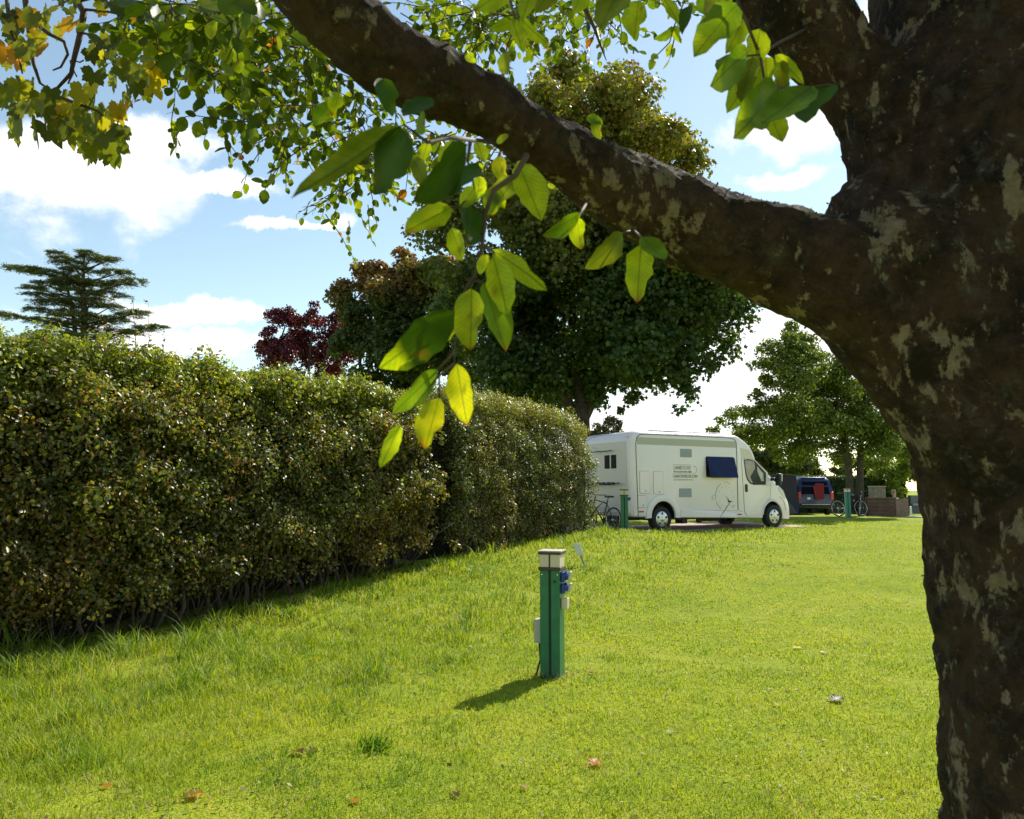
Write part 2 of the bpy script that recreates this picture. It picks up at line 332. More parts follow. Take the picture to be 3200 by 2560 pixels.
# ------------------------------------------------------------------ ground
HY = [(-30, 0), (8.5, 0), (12, .10), (15, .28), (18.7, .48), (20.5, .52), (23, .53), (28.6, .595), (32, .57), (36, .44), (40, .3), (60, .25), (2000, .25)]
_hy = np.linspace(-30, 60, 900); _hz = np.interp(_hy, [a for a, b in HY], [b for a, b in HY])
_hz = np.convolve(np.pad(_hz, 12, mode='edge'), np.hanning(25)/np.hanning(25).sum(), 'valid')
A = np.array([-5.05, 7.5]); B = np.array([1.80, 18.0]); HD = (B-A)/np.linalg.norm(B-A); HN = np.array([HD[1], -HD[0]])
def hh(x, y):
    x = np.asarray(x, float); y = np.asarray(y, float)
    z = np.interp(y, _hy, _hz)
    q = np.stack([x, y, 0*x], -1)
    d = (x-A[0])*HN[0]+(y-A[1])*HN[1]
    bank = (.26*np.clip((y-9)/4, 0, 1)-.10*np.clip((9.5-y)/3, 0, 1))*np.exp(-((d-.5)/1.9)**2)*np.clip((19.5-y)/2, 0, 1)
    return z+bank+.022*wob(q, .9, 3)*np.clip((45-y)/10, 0, 1)
def G(u, v):
    Y = 10.
    for _ in range(60):
        p = P(u, v, Y); d = ray(u, v); t = (float(hh(p[0], p[1]))-ZC)/d[2]; Y = .5*Y+.5*t*d[1]
    return P(u, v, Y)
def grid(name, xs, ys, zf, material, kind, dz=0):
    XX, YY = np.meshgrid(xs, ys); ZZ = zf(XX, YY)+dz; V = np.stack([XX, YY, ZZ], -1).reshape(-1, 3)
    nx, ny = len(xs), len(ys); i = np.arange(ny-1)[:, None]*nx+np.arange(nx-1)[None, :]
    Fc = np.stack([i, i+1, i+nx+1, i+nx], -1).reshape(-1)
    o = fastmesh(name, V, Fc, np.full((nx-1)*(ny-1), 4), material, smooth=True); o['kind'] = kind; return o
def lawn_mat():
    m = bpy.data.materials.new('lawn'); m.use_nodes = True; t = m.node_tree; b = t.nodes['Principled BSDF']
    tcn = N(t, 'ShaderNodeTexCoord')
    def noi(s, d=5):
        n = N(t, 'ShaderNodeTexNoise'); n.inputs['Scale'].default_value = s; n.inputs['Detail'].default_value = d; t.links.new(tcn.outputs['Object'], n.inputs['Vector']); return n.outputs[0]
    r = N(t, 'ShaderNodeValToRGB'); e = r.color_ramp.elements; e.new(.5); e.new(.6)
    for q, (p_, c_) in zip(e, [(.3, (.13, .17, .015)), (.48, (.22, .28, .018)), (.6, (.30, .33, .025)), (.75, (.34, .30, .09))]): q.position = p_; q.color = (*c_, 1)
    s_ = M(t, 'ADD', M(t, 'MULTIPLY', noi(.7), .45), M(t, 'ADD', M(t, 'MULTIPLY', noi(6), .35), M(t, 'MULTIPLY', noi(45), .25)))
    t.links.new(s_, r.inputs[0]); t.links.new(r.outputs[0], b.inputs['Base Color']); b.inputs['Roughness'].default_value = .95; b.inputs['Specular IOR Level'].default_value = .1
    bp = N(t, 'ShaderNodeBump'); bp.inputs['Strength'].default_value = .6; bp.inputs['Distance'].default_value = .05
    t.links.new(M(t, 'ADD', noi(60, 6), noi(14, 4)), bp.inputs['Height']); t.links.new(bp.outputs[0], b.inputs['Normal'])
    return m
MT['lawn'] = lawn_mat()
xs = np.concatenate([np.linspace(-900, -22, 12), np.arange(-20, 30, .25), np.linspace(32, 900, 14)])
ys = np.concatenate([np.linspace(-60, -4, 6), np.arange(-3, 45, .25), np.linspace(46, 1500, 24)])
grid('ground', xs, ys, hh, MT['lawn'], 'structure')

# ------------------------------------------------------------------ grass
TUFTS = []
_tr = np.random.default_rng(5)
while len(TUFTS) < 110:
    _y = 3.4*4.2**_tr.random(); _x = _tr.uniform(-.8, .8)*_y
    if .3 < (_x-A[0])*HN[0]+(_y-A[1])*HN[1] < 5.4: TUFTS.append((_x, _y))
def hdist(x, y): return (x-A[0])*HN[0]+(y-A[1])*HN[1]
def grass(name, n, y0, y1, w0, label_kind='stuff', tall=1.0):
    u = rng.random(n); Y = y0*(y1/y0)**u; X_ = (rng.random(n)*2-1)*(.80*Y+.8)
    clump = wob(np.stack([X_, Y, 0*X_], -1), 3.2, 5)
    keep = (hdist(X_, Y) > .05)
    pr = np.stack([X_, Y], -1)
    loc = (pr-MH0[:2])@np.array([[MHF[0], MHN[0]], [MHF[1], MHN[1]]])
    keep &= ~((loc[:, 0] > -1.7) & (loc[:, 0] < 5.75) & (loc[:, 1] < .25) & (loc[:, 1] > -3.0))
    bare = wob(np.stack([X_, Y, 0*X_], -1), 1.3, 11)
    keep &= (rng.random(n) > np.clip((bare-.42)*3, 0, .75))
    X_, Y, clump = X_[keep], Y[keep], clump[keep]; n = len(X_)
    d = hdist(X_, Y); k = np.clip((5.0-d)/2.8, 0, 1); k = k*k*(3-2*k)
    tuft = np.clip(wob(np.stack([X_, Y, 0*X_], -1), 5.5, 9)*1.6+.2, 0, 1.6)
    h = .040*(1+.5*rng.random(n)) + k*(.035+.11*tuft*rng.random(n)**.7+.12*np.clip(tuft-.8, 0, 1)+.06*rng.random(n))*tall
    h *= np.where((d < 1.0), 1.5, 1.0)*(.8+.35*clump)*np.clip(7.5/Y, .7, 1)
    tc_ = np.array([(hp_[0], hp_[1]) for hp_ in TUFTS]); tf_ = np.zeros(n)
    for cx_, cy_ in tc_: tf_ = np.maximum(tf_, np.exp(-(((X_-cx_)**2+(Y-cy_)**2)/(.11+.05*math.sin(cx_*9))**2)))
    h *= 1+1.5*tf_*(.5+.5*rng.random(n))*np.clip(k+.25, 0, 1)
    w = w0*np.maximum(1, Y/5.)*(.7+.6*rng.random(n))
    az_ = rng.random(n)*6.283; lean = (.25+.65*rng.random(n)**1.3)*np.where(k < .3, 1.2, 1.1+.3*rng.random(n)); dx, dy = np.cos(az_), np.sin(az_)
    az2 = az_+1.57+rng.normal(size=n)*.5; wx, wy = np.cos(az2), np.sin(az2)
    base = np.stack([X_, Y, hh(X_, Y)-.004], -1)
    V = np.zeros((n, 7, 3))
    for i, (t, ww) in enumerate([(0, 1), (.38, .95), (.72, .65)]):
        off = np.stack([dx*h*lean*t*t, dy*h*lean*t*t, h*t*(1-.25*lean*t)], -1); s = np.stack([wx, wy, 0*wx], -1)*(w*ww*.5)[:, None]
        V[:, 2*i] = base+off-s; V[:, 2*i+1] = base+off+s
    V[:, 6] = base+np.stack([dx*h*lean, dy*h*lean, h*(1-.3*lean)], -1)
    fl = np.array([0, 1, 3, 2, 2, 3, 5, 4, 4, 5, 6]); FF = (np.arange(n)[:, None]*7+fl[None]).ravel()
    c0 = np.array([.25, .34, .022]); c1 = np.array([.42, .45, .035]); c2 = np.array([.52, .45, .22]); c3 = np.array([.10, .19, .02])
    m_ = np.clip(.5+.5*wob(base, 1.1, 21)+.45*wob(base, 3.7, 22)+rng.normal(size=n)*.28-.15*k, 0, 1)[:, None]
    col = c0*(1-m_)+c1*m_; dry = rng.random(n) < .05+.16*np.clip((bare[keep]-.15)*3, 0, 1); col[dry] = c2; dk = (rng.random(n) < .18*k+.03); col[dk] = c3; tb_ = rng.random(n) < tf_*.65; col[tb_] = np.array([.12, .22, .02]); shade_sp = wob(base, 2.3, 33) > .45; col[shade_sp] *= np.array([.85, .95, .9])
    col = np.repeat(col, 7, 0)*.95
    o = fastmesh(name, V.reshape(-1, 3), FF, np.tile([4, 4, 3], n), MT['grass'], None, col); o['kind'] = 'stuff'; return o

GZ = .52
def gz(u, v, z):
    d = ray(u, v); return np.array([0, 0, ZC])+d*(z-ZC)/d[2]
MH0 = gz(2070, 1662, GZ); _m1 = gz(2423, 1650, GZ); MHF = (_m1-MH0)/np.linalg.norm(_m1-MH0); MHN = np.array([MHF[1], -MHF[0], 0])
MHA = math.atan2(MHF[1], MHF[0])
# MHN points from the motorhome's near side towards the camera; local y runs away from the camera
grass('grass', 330000, 3.0, 26, .0042)

# hardstanding
def sheet(name, poly_fn, material, dz, nx=30, ny=10):
    V = []; 
    for j in range(ny+1):
        for i in range(nx+1):
            x, y = poly_fn(i/nx, j/ny); V.append((x, y, float(hh(x, y))+dz))
    i = np.arange(ny)[:, None]*(nx+1)+np.arange(nx)[None, :]
    o = fastmesh(name, np.array(V), np.stack([i, i+1, i+nx+2, i+nx+1], -1).reshape(-1), np.full(nx*ny, 4), material); o['kind'] = 'structure'; return o
def padf(s, t):
    q = MH0[:2]+MHF[:2]*(-1.7+7.4*s)+MHN[:2]*(.22-3.2*t+.04*math.sin(s*40)); return q[0], q[1]
sheet('gravel_pitch', padf, gravel, .012)

# ------------------------------------------------------------------ hedges
def leafcolor(n, cols, w, jit=.18):
    idx = rng.choice(len(cols), n, p=np.array(w)/sum(w)); c = np.array(cols)[idx]*(1+jit*rng.normal(size=(n, 1))); return np.clip(c, .004, 1)
def hedge(label, p0, p1, z1, thick, leaf, n, nclump, cols, wts, seed, group='field hedges', relief=.42, holes=.35, base_gap=.25, topcol=None, rclump=(.14, .34), stems=120, tmpl=T_SMALL, mat_=None, bulge=0., lowf=.3):
    root = thing('hedge', label, 'hedge', (*(np.array(p0)), float(hh(*p0))), 0, group); inv = np.array(root.location)
    L = np.linalg.norm(np.array(p1)-p0); Dx = (np.array(p1)-p0)/L; Nx = np.array([Dx[1], -Dx[0]])
    # clumps over the near face, the top and the ends
    s = rng.random(nclump); k = rng.random(nclump); Hm = z1(0)-inv[2]; per = Hm+thick
    a = k*per; onface = a < Hm; S_ = s*L
    zt = np.array([z1(q) for q in s])
    g = hh(p0[0]+Dx[0]*S_, p0[1]+Dx[1]*S_)
    zc = np.where(onface, g+base_gap+(zt-g-base_gap)*(a/Hm), zt); dd = np.where(onface, 0., -(a-Hm))
    q3 = np.stack([S_, zc, dd], -1)
    nz1 = wob(q3, .75, seed); nz2 = wob(q3, 1.9, seed+1)
    nz3 = wob(q3, 3.4, seed+2); out = relief*(lowf*nz1+.22*nz2+(.56-lowf)*nz3+.26*rng.normal(size=nclump))
    cdist = out-.12
    keep = (out > -relief*holes*1.6) | (rng.random(nclump) < .13); keep |= ~onface
    base_th = np.clip((zc-g-base_gap)/.5, 0, 1); keep &= (rng.random(nclump) < .3+.7*base_th) | ~onface
    rnd = np.clip((zt-zc)/1.0, 0, 1); cdist = cdist-np.where(onface, .45*(1-rnd)**2, 0)+np.where(onface, bulge*np.sin(np.pi*np.clip((zc-g)/(zt-g), 0, 1)), 0)
    zc = zc+np.where(~onface | (zc > zt-.3), .09*nz2+.07*rng.normal(size=nclump), 0)-.12
    C = np.stack([p0[0]+Dx[0]*S_+Nx[0]*(dd+np.where(onface, cdist, -.15)), p0[1]+Dx[1]*S_+Nx[1]*(dd+np.where(onface, cdist, -.15)), zc], -1)
    C, onf, q3, S2 = C[keep], onface[keep], q3[keep], s[keep]
    rc = rng.uniform(*rclump, len(C))
    w = rc**2; pick = rng.choice(len(C), n, p=w/w.sum())
    dirs = rand_dir(n); nrm3 = np.array([Nx[0]*.8, Nx[1]*.8, .75])
    flip = (dirs@nrm3) < -.35; dirs[flip] *= -1
    pos = C[pick]+dirs*(rc[pick]*(.75+.35*rng.random(n)))[:, None]*np.array([1, 1, .85])
    nr = unit(dirs+.55*rng.normal(size=(n, 3))+np.array([0, 0, .35])); td = unit(np.cross(nr, rand_dir(n))+np.array([0, 0, -.25]))
    col = leafcolor(n, cols, wts); cl = .6+.8*(wob(q3, 1.3, seed+7)[pick]*.5+.5); col *= cl[:, None]; low = np.clip((1.5-pos[:, 2])/1.2, 0, 1)[:, None]*.5; col = col*(1-low)+col*np.array([1.35, .95, .9])*low; mx_ = np.clip(wob(q3, .8, seed+8)[pick]*1.5, 0, 1)[:, None]*.7; col = col*(1-mx_)+col*np.array([1.7, 1.25, 1.0])*mx_
    red = wob(q3, 1.2, seed+9)[pick] > .62; col[red & (rng.random(n) < .35)] = (.20, .085, .025)
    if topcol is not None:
        up = np.clip((pos[:, 2]-(np.array([z1(q) for q in S2])[pick]-.75))/.6, 0, 1)*(rng.random(n) < .65); col = col*(1-up[:, None])+np.array(topcol)*up[:, None]  # sunlit crest painted in: top leaves shift to a brighter yellow-green
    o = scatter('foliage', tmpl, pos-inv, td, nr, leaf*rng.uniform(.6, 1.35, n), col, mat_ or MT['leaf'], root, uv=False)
    # sparse inner leaves and dead twigs behind the outer clumps
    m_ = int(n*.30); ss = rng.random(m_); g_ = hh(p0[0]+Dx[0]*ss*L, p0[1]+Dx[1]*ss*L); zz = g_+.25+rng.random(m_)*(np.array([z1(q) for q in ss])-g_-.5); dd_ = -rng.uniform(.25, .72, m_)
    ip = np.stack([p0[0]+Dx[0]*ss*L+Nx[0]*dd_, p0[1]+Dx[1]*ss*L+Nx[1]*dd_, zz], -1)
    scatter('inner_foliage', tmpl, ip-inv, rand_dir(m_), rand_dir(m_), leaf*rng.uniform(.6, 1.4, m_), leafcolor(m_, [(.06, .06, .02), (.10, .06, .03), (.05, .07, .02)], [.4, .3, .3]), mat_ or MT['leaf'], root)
    # inner twigs and the shade among them, put in as one near-black slab
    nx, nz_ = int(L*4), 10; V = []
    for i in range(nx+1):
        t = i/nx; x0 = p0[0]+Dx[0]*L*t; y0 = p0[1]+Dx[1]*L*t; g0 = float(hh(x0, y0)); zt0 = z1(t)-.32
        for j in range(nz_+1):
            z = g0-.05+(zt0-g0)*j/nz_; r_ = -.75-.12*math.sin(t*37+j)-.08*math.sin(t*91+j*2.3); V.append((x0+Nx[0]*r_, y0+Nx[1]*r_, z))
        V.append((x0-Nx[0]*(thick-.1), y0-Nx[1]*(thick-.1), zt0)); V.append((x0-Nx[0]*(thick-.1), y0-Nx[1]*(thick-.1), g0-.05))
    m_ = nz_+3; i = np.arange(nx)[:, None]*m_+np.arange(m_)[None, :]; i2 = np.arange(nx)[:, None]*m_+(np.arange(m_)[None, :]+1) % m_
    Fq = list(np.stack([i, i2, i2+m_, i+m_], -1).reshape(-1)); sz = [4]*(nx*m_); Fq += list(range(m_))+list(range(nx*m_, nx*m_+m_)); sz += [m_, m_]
    fastmesh('dark_core', np.array(V)-inv, Fq, sz, MT['core'], root)
    b = MB()
    for _ in range(stems):
        t = rng.random(); x0 = p0[0]+Dx[0]*L*t; y0 = p0[1]+Dx[1]*L*t; r_ = -.28+.22*rng.random(); g0 = float(hh(x0, y0)); hgt = rng.uniform(.5, 1.3)
        p_ = np.array([x0+Nx[0]*r_, y0+Nx[1]*r_, g0-.05]); pts = [p_-inv]
        ln_ = rng.normal(size=2)*.05
        for k_ in range(4): p_ = p_+np.array([ln_[0]+rng.normal()*.06, ln_[1]+rng.normal()*.06, hgt/4]); pts.append(p_-inv)
        r0 = rng.choice([.006, .01, .02, .03], p=[.5, .25, .15, .1]); b.tube(pts, [r0, r0*.9, r0*.8, r0*.6, r0*.4], 5)
    for _ in range(stems//3):           # thin shoots lying over the face
        t = rng.random(); x0 = p0[0]+Dx[0]*L*t; y0 = p0[1]+Dx[1]*L*t; g0 = float(hh(x0, y0)); z0 = g0+rng.uniform(.5, 2.4)
        p_ = np.array([x0+Nx[0]*.05, y0+Nx[1]*.05, z0]); pts = [p_-inv]; dr = rng.normal(size=3)*.07
        for k_ in range(4): p_ = p_+dr+np.array([0, 0, -.03*k_]); pts.append(p_-inv)
        b.tube(pts, [.005, .004, .004, .003, .002], 4)
    b.build('stems', MT['stem'], root, True)['kind'] = 'stuff'
    # shoots above the top with small leaves
    b = MB(); lp = []; 
    for _ in range(int(L*7)):
        t = rng.random(); dep = rng.uniform(.1, .9); x0 = p0[0]+Dx[0]*L*t-Nx[0]*dep; y0 = p0[1]+Dx[1]*L*t-Nx[1]*dep; p_ = np.array([x0, y0, z1(t)-.1]); hgt = rng.uniform(.12, .42)*(1+(rng.random() < .15)); pts = [p_-inv]
        dr = np.array([rng.normal()*.25, rng.normal()*.25, 1])*hgt/5
        for k_ in range(5):
            p_ = p_+dr+rng.normal(size=3)*.012; pts.append(p_-inv)
            for _k in range(3): lp.append(p_-inv+rng.normal(size=3)*.015)
        b.tube(pts, [.005, .004, .004, .003, .003, .002], 4)
    b.build('shoots', MT['twig'], root)['kind'] = 'stuff'
    lp = np.array(lp); nn_ = len(lp); scatter('shoot_leaves', tmpl, lp, rand_dir(nn_)+np.array([0, 0, .3]), rand_dir(nn_), leaf*rng.uniform(.5, 1., nn_), leafcolor(nn_, cols, wts)*1.2, MT['leaf'], root)
    return root
GR = [(.11, .135, .022), (.17, .19, .03), (.06, .085, .018), (.26, .22, .06), (.21, .11, .045)]
def hp(Y):      # point of the hedge line at depth Y
    t = (Y-A[1])/(B[1]-A[1]); return A+(B-A)*t
hedge('long wild bramble hedge along the left, with dark hollows and bare stems at its foot', hp(4.6), hp(13.0), lambda t: 3.24+.05*math.sin(t*17)-.03*math.sin(t*41)+.03*math.sin(t*97), 1.7, .050, 225000, 13000,
      GR, [.30, .28, .18, .13, .11], 46, topcol=(.27, .31, .03), relief=.60, holes=.17, stems=190, rclump=(.05, .19), base_gap=.42, bulge=.10, lowf=.13)
hedge('dense pale green hedge of small leaves behind the near power post', hp(13.45)+HN*.22, hp(18.0)+HN*.12, lambda t: 3.40-.34*max(0, t-.75)**1.2*4+.06*math.sin(t*23), 1.5, .038, 95000, 3000,
      [(.10, .13, .035), (.14, .16, .04), (.075, .10, .03), (.20, .17, .07), (.17, .13, .06)], [.34, .3, .2, .1, .06], 57, topcol=(.30, .29, .06), relief=.30, holes=.75, base_gap=.05, rclump=(.10, .22), stems=60)

# ------------------------------------------------------------------ trees
def fill_tree(root, blobs, n, leaf, colfn, tmpl, mt, rsub=(.35, .8), dens=.55, sparse=0., flat=.8, droop=.3):
    """blobs: (centre, radius). sub-clumps sit in and on each blob, leaves sit on the sub-clumps."""
    inv = np.array(root.location); C = []; Rr = []
    for c, r in blobs:
        k = max(6, int(dens*26*(r/1.5)**2)); d = rand_dir(k); rad = r*(1-.75*rng.random(k)**1.7)*.93
        C.append(c+d*rad[:, None]*np.array([1, 1, .92])); Rr.append(np.clip(rng.uniform(*rsub, k), 0, r*.6))
    C = np.concatenate(C); Rr = np.concatenate(Rr)
    w = Rr**2; pick = rng.choice(len(C), n, p=w/w.sum()); d = rand_dir(n); d[:, 2] = np.where(rng.random(n) < .5, np.abs(d[:, 2]), d[:, 2])
    pos = C[pick]+d*(Rr[pick]*(.55+.55*rng.random(n)))[:, None]*np.array([1, 1, flat])
    nr = unit(d*.7+.6*rng.normal(size=(n, 3))+np.array([0, 0, .5])); td = unit(np.cross(nr, rand_dir(n))+np.array([0, 0, -droop]))
    col = colfn(pos, pick, n)
    return scatter('crown', tmpl, pos-inv, td, nr, leaf*rng.uniform(.6, 1.3, n), col, mt, root)
def limbs(root, base, tops, r0, name='trunk', material=None, fork=.35, seed=1, n2=3):
    inv = np.array(root.location); b = MB(); r = np.random.default_rng(seed); base = np.array(base, float)
    fk = base+np.array([0, 0, (np.mean([t[2] for t in tops])-base[2])*fork])
    b.tube([base-inv-np.array([0, 0, .1]), base-inv+np.array([.02, 0, .4]), fk-inv], [r0*1.35, r0, r0*.8], 10)
    for t in tops:
        t = np.array(t, float); pts = [fk-inv]; k = 5
        st = base+(fk-base)*r.uniform(.7, 1.0); pts = [st-inv]; bend = r.normal(size=3)*.08*np.linalg.norm(t-st)
        for i in range(1, k+1):
            s = i/k; q = st+(t-st)*s+bend*math.sin(math.pi*s)+np.array([0, 0, .10*np.linalg.norm(t-st)*math.sin(math.pi*s)]); pts.append(q-inv)
        rad = [r0*.55*(1-.85*i/k)+.012 for i in range(k+1)]; b.tube(pts, rad, 7)
        for _ in range(n2):
            i = r.integers(1, k); q = np.array(pts[i]); e = q+r.normal(size=3)*np.array([1, 1, .6])*.22*np.linalg.norm(t-st)+np.array([0, 0, .15])
            b.tube([q, (q+e)/2+r.normal(size=3)*.05, e], [rad[i]*.5, rad[i]*.35, .008], 5)
    return b.build(name, material or MT['bark2'], root, True)
def px_blobs(lst, Y, k=1.484, spread=1.0):
    out = []
    for (u, v, r) in lst:
        for _ in range(2 if r > 60 else 1):
            dy = rng.uniform(-1, 1)*spread; c = P(u*k, v*k, Y+dy); out.append((c, r*k*Y/F))
    return out

# big sycamore in the middle
Yt = 31.0
bl = [(1190, 190, 72), (1300, 215, 75), (1385, 290, 70), (1455, 345, 55), (1130, 260, 80), (1240, 330, 120), (1350, 430, 110), (1440, 430, 60), (1080, 420, 110), (930, 470, 70), (900, 420, 35), (1200, 520, 140),
      (1350, 560, 130), (1470, 600, 95), (1535, 650, 52), (1500, 715, 60), (1420, 670, 95), (1300, 700, 110), (1150, 690, 120), (1010, 620, 110), (1100, 780, 80), (1230, 780, 62), (1180, 850, 60), (1380, 800, 40), (1330, 838, 24), (1432, 825, 38), (1475, 775, 40), (1310, 860, 14), (1430, 862, 14), (1260, 825, 42), (1300, 790, 60), (1350, 770, 60), (1410, 745, 60), (1060, 790, 60), (1140, 800, 70), (1020, 740, 60)]
g0 = float(hh(3.2, Yt)); tb = P(1225*1.484, 1500, Yt); 
root = thing('sycamore_tree', 'huge dark round-headed tree with golden top leaves, towering over the hedge and motorhome', 'tree', (tb[0], Yt, g0), 0, 'trees behind the hedge')
def c_syc(pos, pick, n):
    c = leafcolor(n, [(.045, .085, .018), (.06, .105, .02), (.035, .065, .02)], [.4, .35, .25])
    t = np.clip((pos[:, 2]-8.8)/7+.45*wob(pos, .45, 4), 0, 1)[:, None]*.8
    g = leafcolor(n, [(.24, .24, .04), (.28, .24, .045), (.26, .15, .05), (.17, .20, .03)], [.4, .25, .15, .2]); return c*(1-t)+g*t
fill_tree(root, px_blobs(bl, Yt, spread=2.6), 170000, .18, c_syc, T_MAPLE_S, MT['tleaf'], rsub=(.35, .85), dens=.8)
limbs(root, (tb[0], Yt, g0), [P(u*1.484, v*1.484, Yt+dy) for u, v, dy in [(1200, 300, 0), (1100, 560, 2), (1250, 500, 2)]], .42, seed=4)

Yo = 37.0; ob = [(850, 565, 42), (790, 590, 42), (745, 640, 45), (830, 650, 70), (905, 600, 60), (765, 710, 60), (850, 730, 80), (930, 720, 70), (720, 730, 30), (780, 790, 50), (880, 810, 60), (980, 800, 50)]
tb = P(850*1.484, 1500, Yo); g0 = float(hh(tb[0], Yo))
root = thing('sycamore_tree', 'bushy tree with orange and brown top leaves, left of the huge dark tree', 'tree', (tb[0], Yo, g0), 0, 'trees behind the hedge')
def c_or(pos, pick, n):
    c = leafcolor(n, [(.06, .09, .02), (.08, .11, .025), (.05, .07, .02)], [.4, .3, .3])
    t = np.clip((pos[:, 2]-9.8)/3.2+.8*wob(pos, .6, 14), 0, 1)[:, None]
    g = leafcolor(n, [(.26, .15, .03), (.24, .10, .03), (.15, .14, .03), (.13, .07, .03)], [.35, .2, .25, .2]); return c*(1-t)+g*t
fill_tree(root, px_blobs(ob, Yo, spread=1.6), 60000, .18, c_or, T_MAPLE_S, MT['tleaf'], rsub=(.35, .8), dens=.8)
limbs(root, (tb[0], Yo, g0), [P(u*1.484, v*1.484, Yo) for u, v in [(850, 590), (770, 640), (900, 700), (780, 760)]], .3, seed=6)

Yc = 46.0; cb = [(600, 680, 34), (655, 668, 34), (575, 715, 32), (640, 720, 48), (700, 700, 42), (600, 760, 45), (690, 760, 50), (735, 730, 30), (548, 735, 14)]
tb = P(650*1.484, 1500, Yc); g0 = float(hh(tb[0], Yc))
root = thing('copper_beech_tree', 'small dark red leaved tree showing over the hedge', 'tree', (tb[0], Yc, g0))
fill_tree(root, px_blobs(cb, Yc, spread=1.5), 26000, .16, lambda p_, k_, n: leafcolor(n, [(.11, .014, .022), (.16, .022, .025), (.07, .014, .02)], [.4, .3, .3]), T_SMALL, leaf_mat('copper_leaves', .3, .4, .5, (1.6, .9, .9)), rsub=(.3, .7), dens=.8)
limbs(root, (tb[0], Yc, g0), [P(u*1.484, v*1.484, Yc) for u, v in [(600, 690), (660, 680), (700, 720)]], .25, seed=8)

# open tree on the right with visible limbs
Yr = 31.0; rb = [(1680, 735, 34), (1720, 780, 40), (1665, 700, 22), (1700, 715, 30), (1640, 740, 38), (1605, 768, 26), (1700, 760, 40), (1760, 780, 40), (1680, 800, 44), (1740, 850, 40), (1620, 800, 26), (1590, 830, 18), (1545, 880, 24), (1580, 875, 26), (1515, 885, 12), (1640, 880, 46),
      (1700, 920, 60), (1780, 900, 50), (1830, 850, 40), (1860, 920, 45), (1620, 920, 40), (1560, 920, 26), (1670, 950, 36), (1760, 950, 36), (1850, 950, 36), (1900, 940, 40), (1720, 880, 50), (1790, 900, 50), (1850, 900, 46), (1650, 900, 44), (1740, 800, 44), (1800, 840, 46), (1720, 830, 40), (1660, 760, 36), (1800, 800, 36), (1680, 860, 40), (1500, 905, 14), (1570, 915, 30), (1610, 850, 24)]
tb = P(2680, 1605, Yr); g0 = float(hh(tb[0], Yr))
root = thing('open_tree', 'airy green tree with forked trunk beyond the blue van, bare limbs showing', 'tree', (tb[0], Yr, g0))
def c_r(pos, pick, n):
    c = leafcolor(n, [(.12, .17, .03), (.16, .21, .035), (.08, .12, .02), (.28, .29, .035)], [.35, .3, .2, .15]); return c
fill_tree(root, px_blobs(rb, Yr, spread=1.3), 66000, .12, c_r, T_SMALL, MT['tleaf'], rsub=(.3, .75), dens=1.1, flat=.7)
inv = np.array(root.location); b = MB()
def pl(lst, Y=Yr): return [P(u*1.484, v*1.484, Y)-inv for u, v in lst]
b.tube(pl([(1791, 1083), (1790, 1040), (1788, 1000), (1783, 950), (1772, 900), (1765, 850), (1762, 800), (1775, 740)]), [.21, .15, .14, .12, .09, .07, .05, .02], 9)
b.tube(pl([(1808, 1083), (1810, 1040), (1811, 1000), (1812, 950), (1815, 900), (1822, 850), (1828, 790), (1840, 740)]), [.2, .15, .14, .12, .10, .08, .05, .02], 9)
for q, r0 in (([(1783, 950), (1745, 920), (1728, 905), (1712, 870), (1700, 800), (1690, 750)], .07), ([(1728, 905), (1690, 895), (1650, 890), (1590, 885)], .045), ([(1765, 850), (1785, 800), (1800, 760), (1815, 730)], .04),
              ([(1815, 900), (1850, 880), (1890, 860)], .05), ([(1812, 950), (1860, 925), (1900, 905)], .045), ([(1762, 800), (1745, 760), (1720, 720)], .03), ([(1712, 870), (1670, 830), (1630, 790)], .03), ([(1783, 950), (1740, 960), (1690, 960)], .04),
              ([(1822, 850), (1810, 800), (1800, 780)], .03), ([(1765, 850), (1740, 830), (1700, 820)], .03)):
    b.tube(pl(q), [r0*(1-.75*i/(len(q)-1)) for i in range(len(q))], 6)
b.build('trunk', MT['bark2'], root, True)

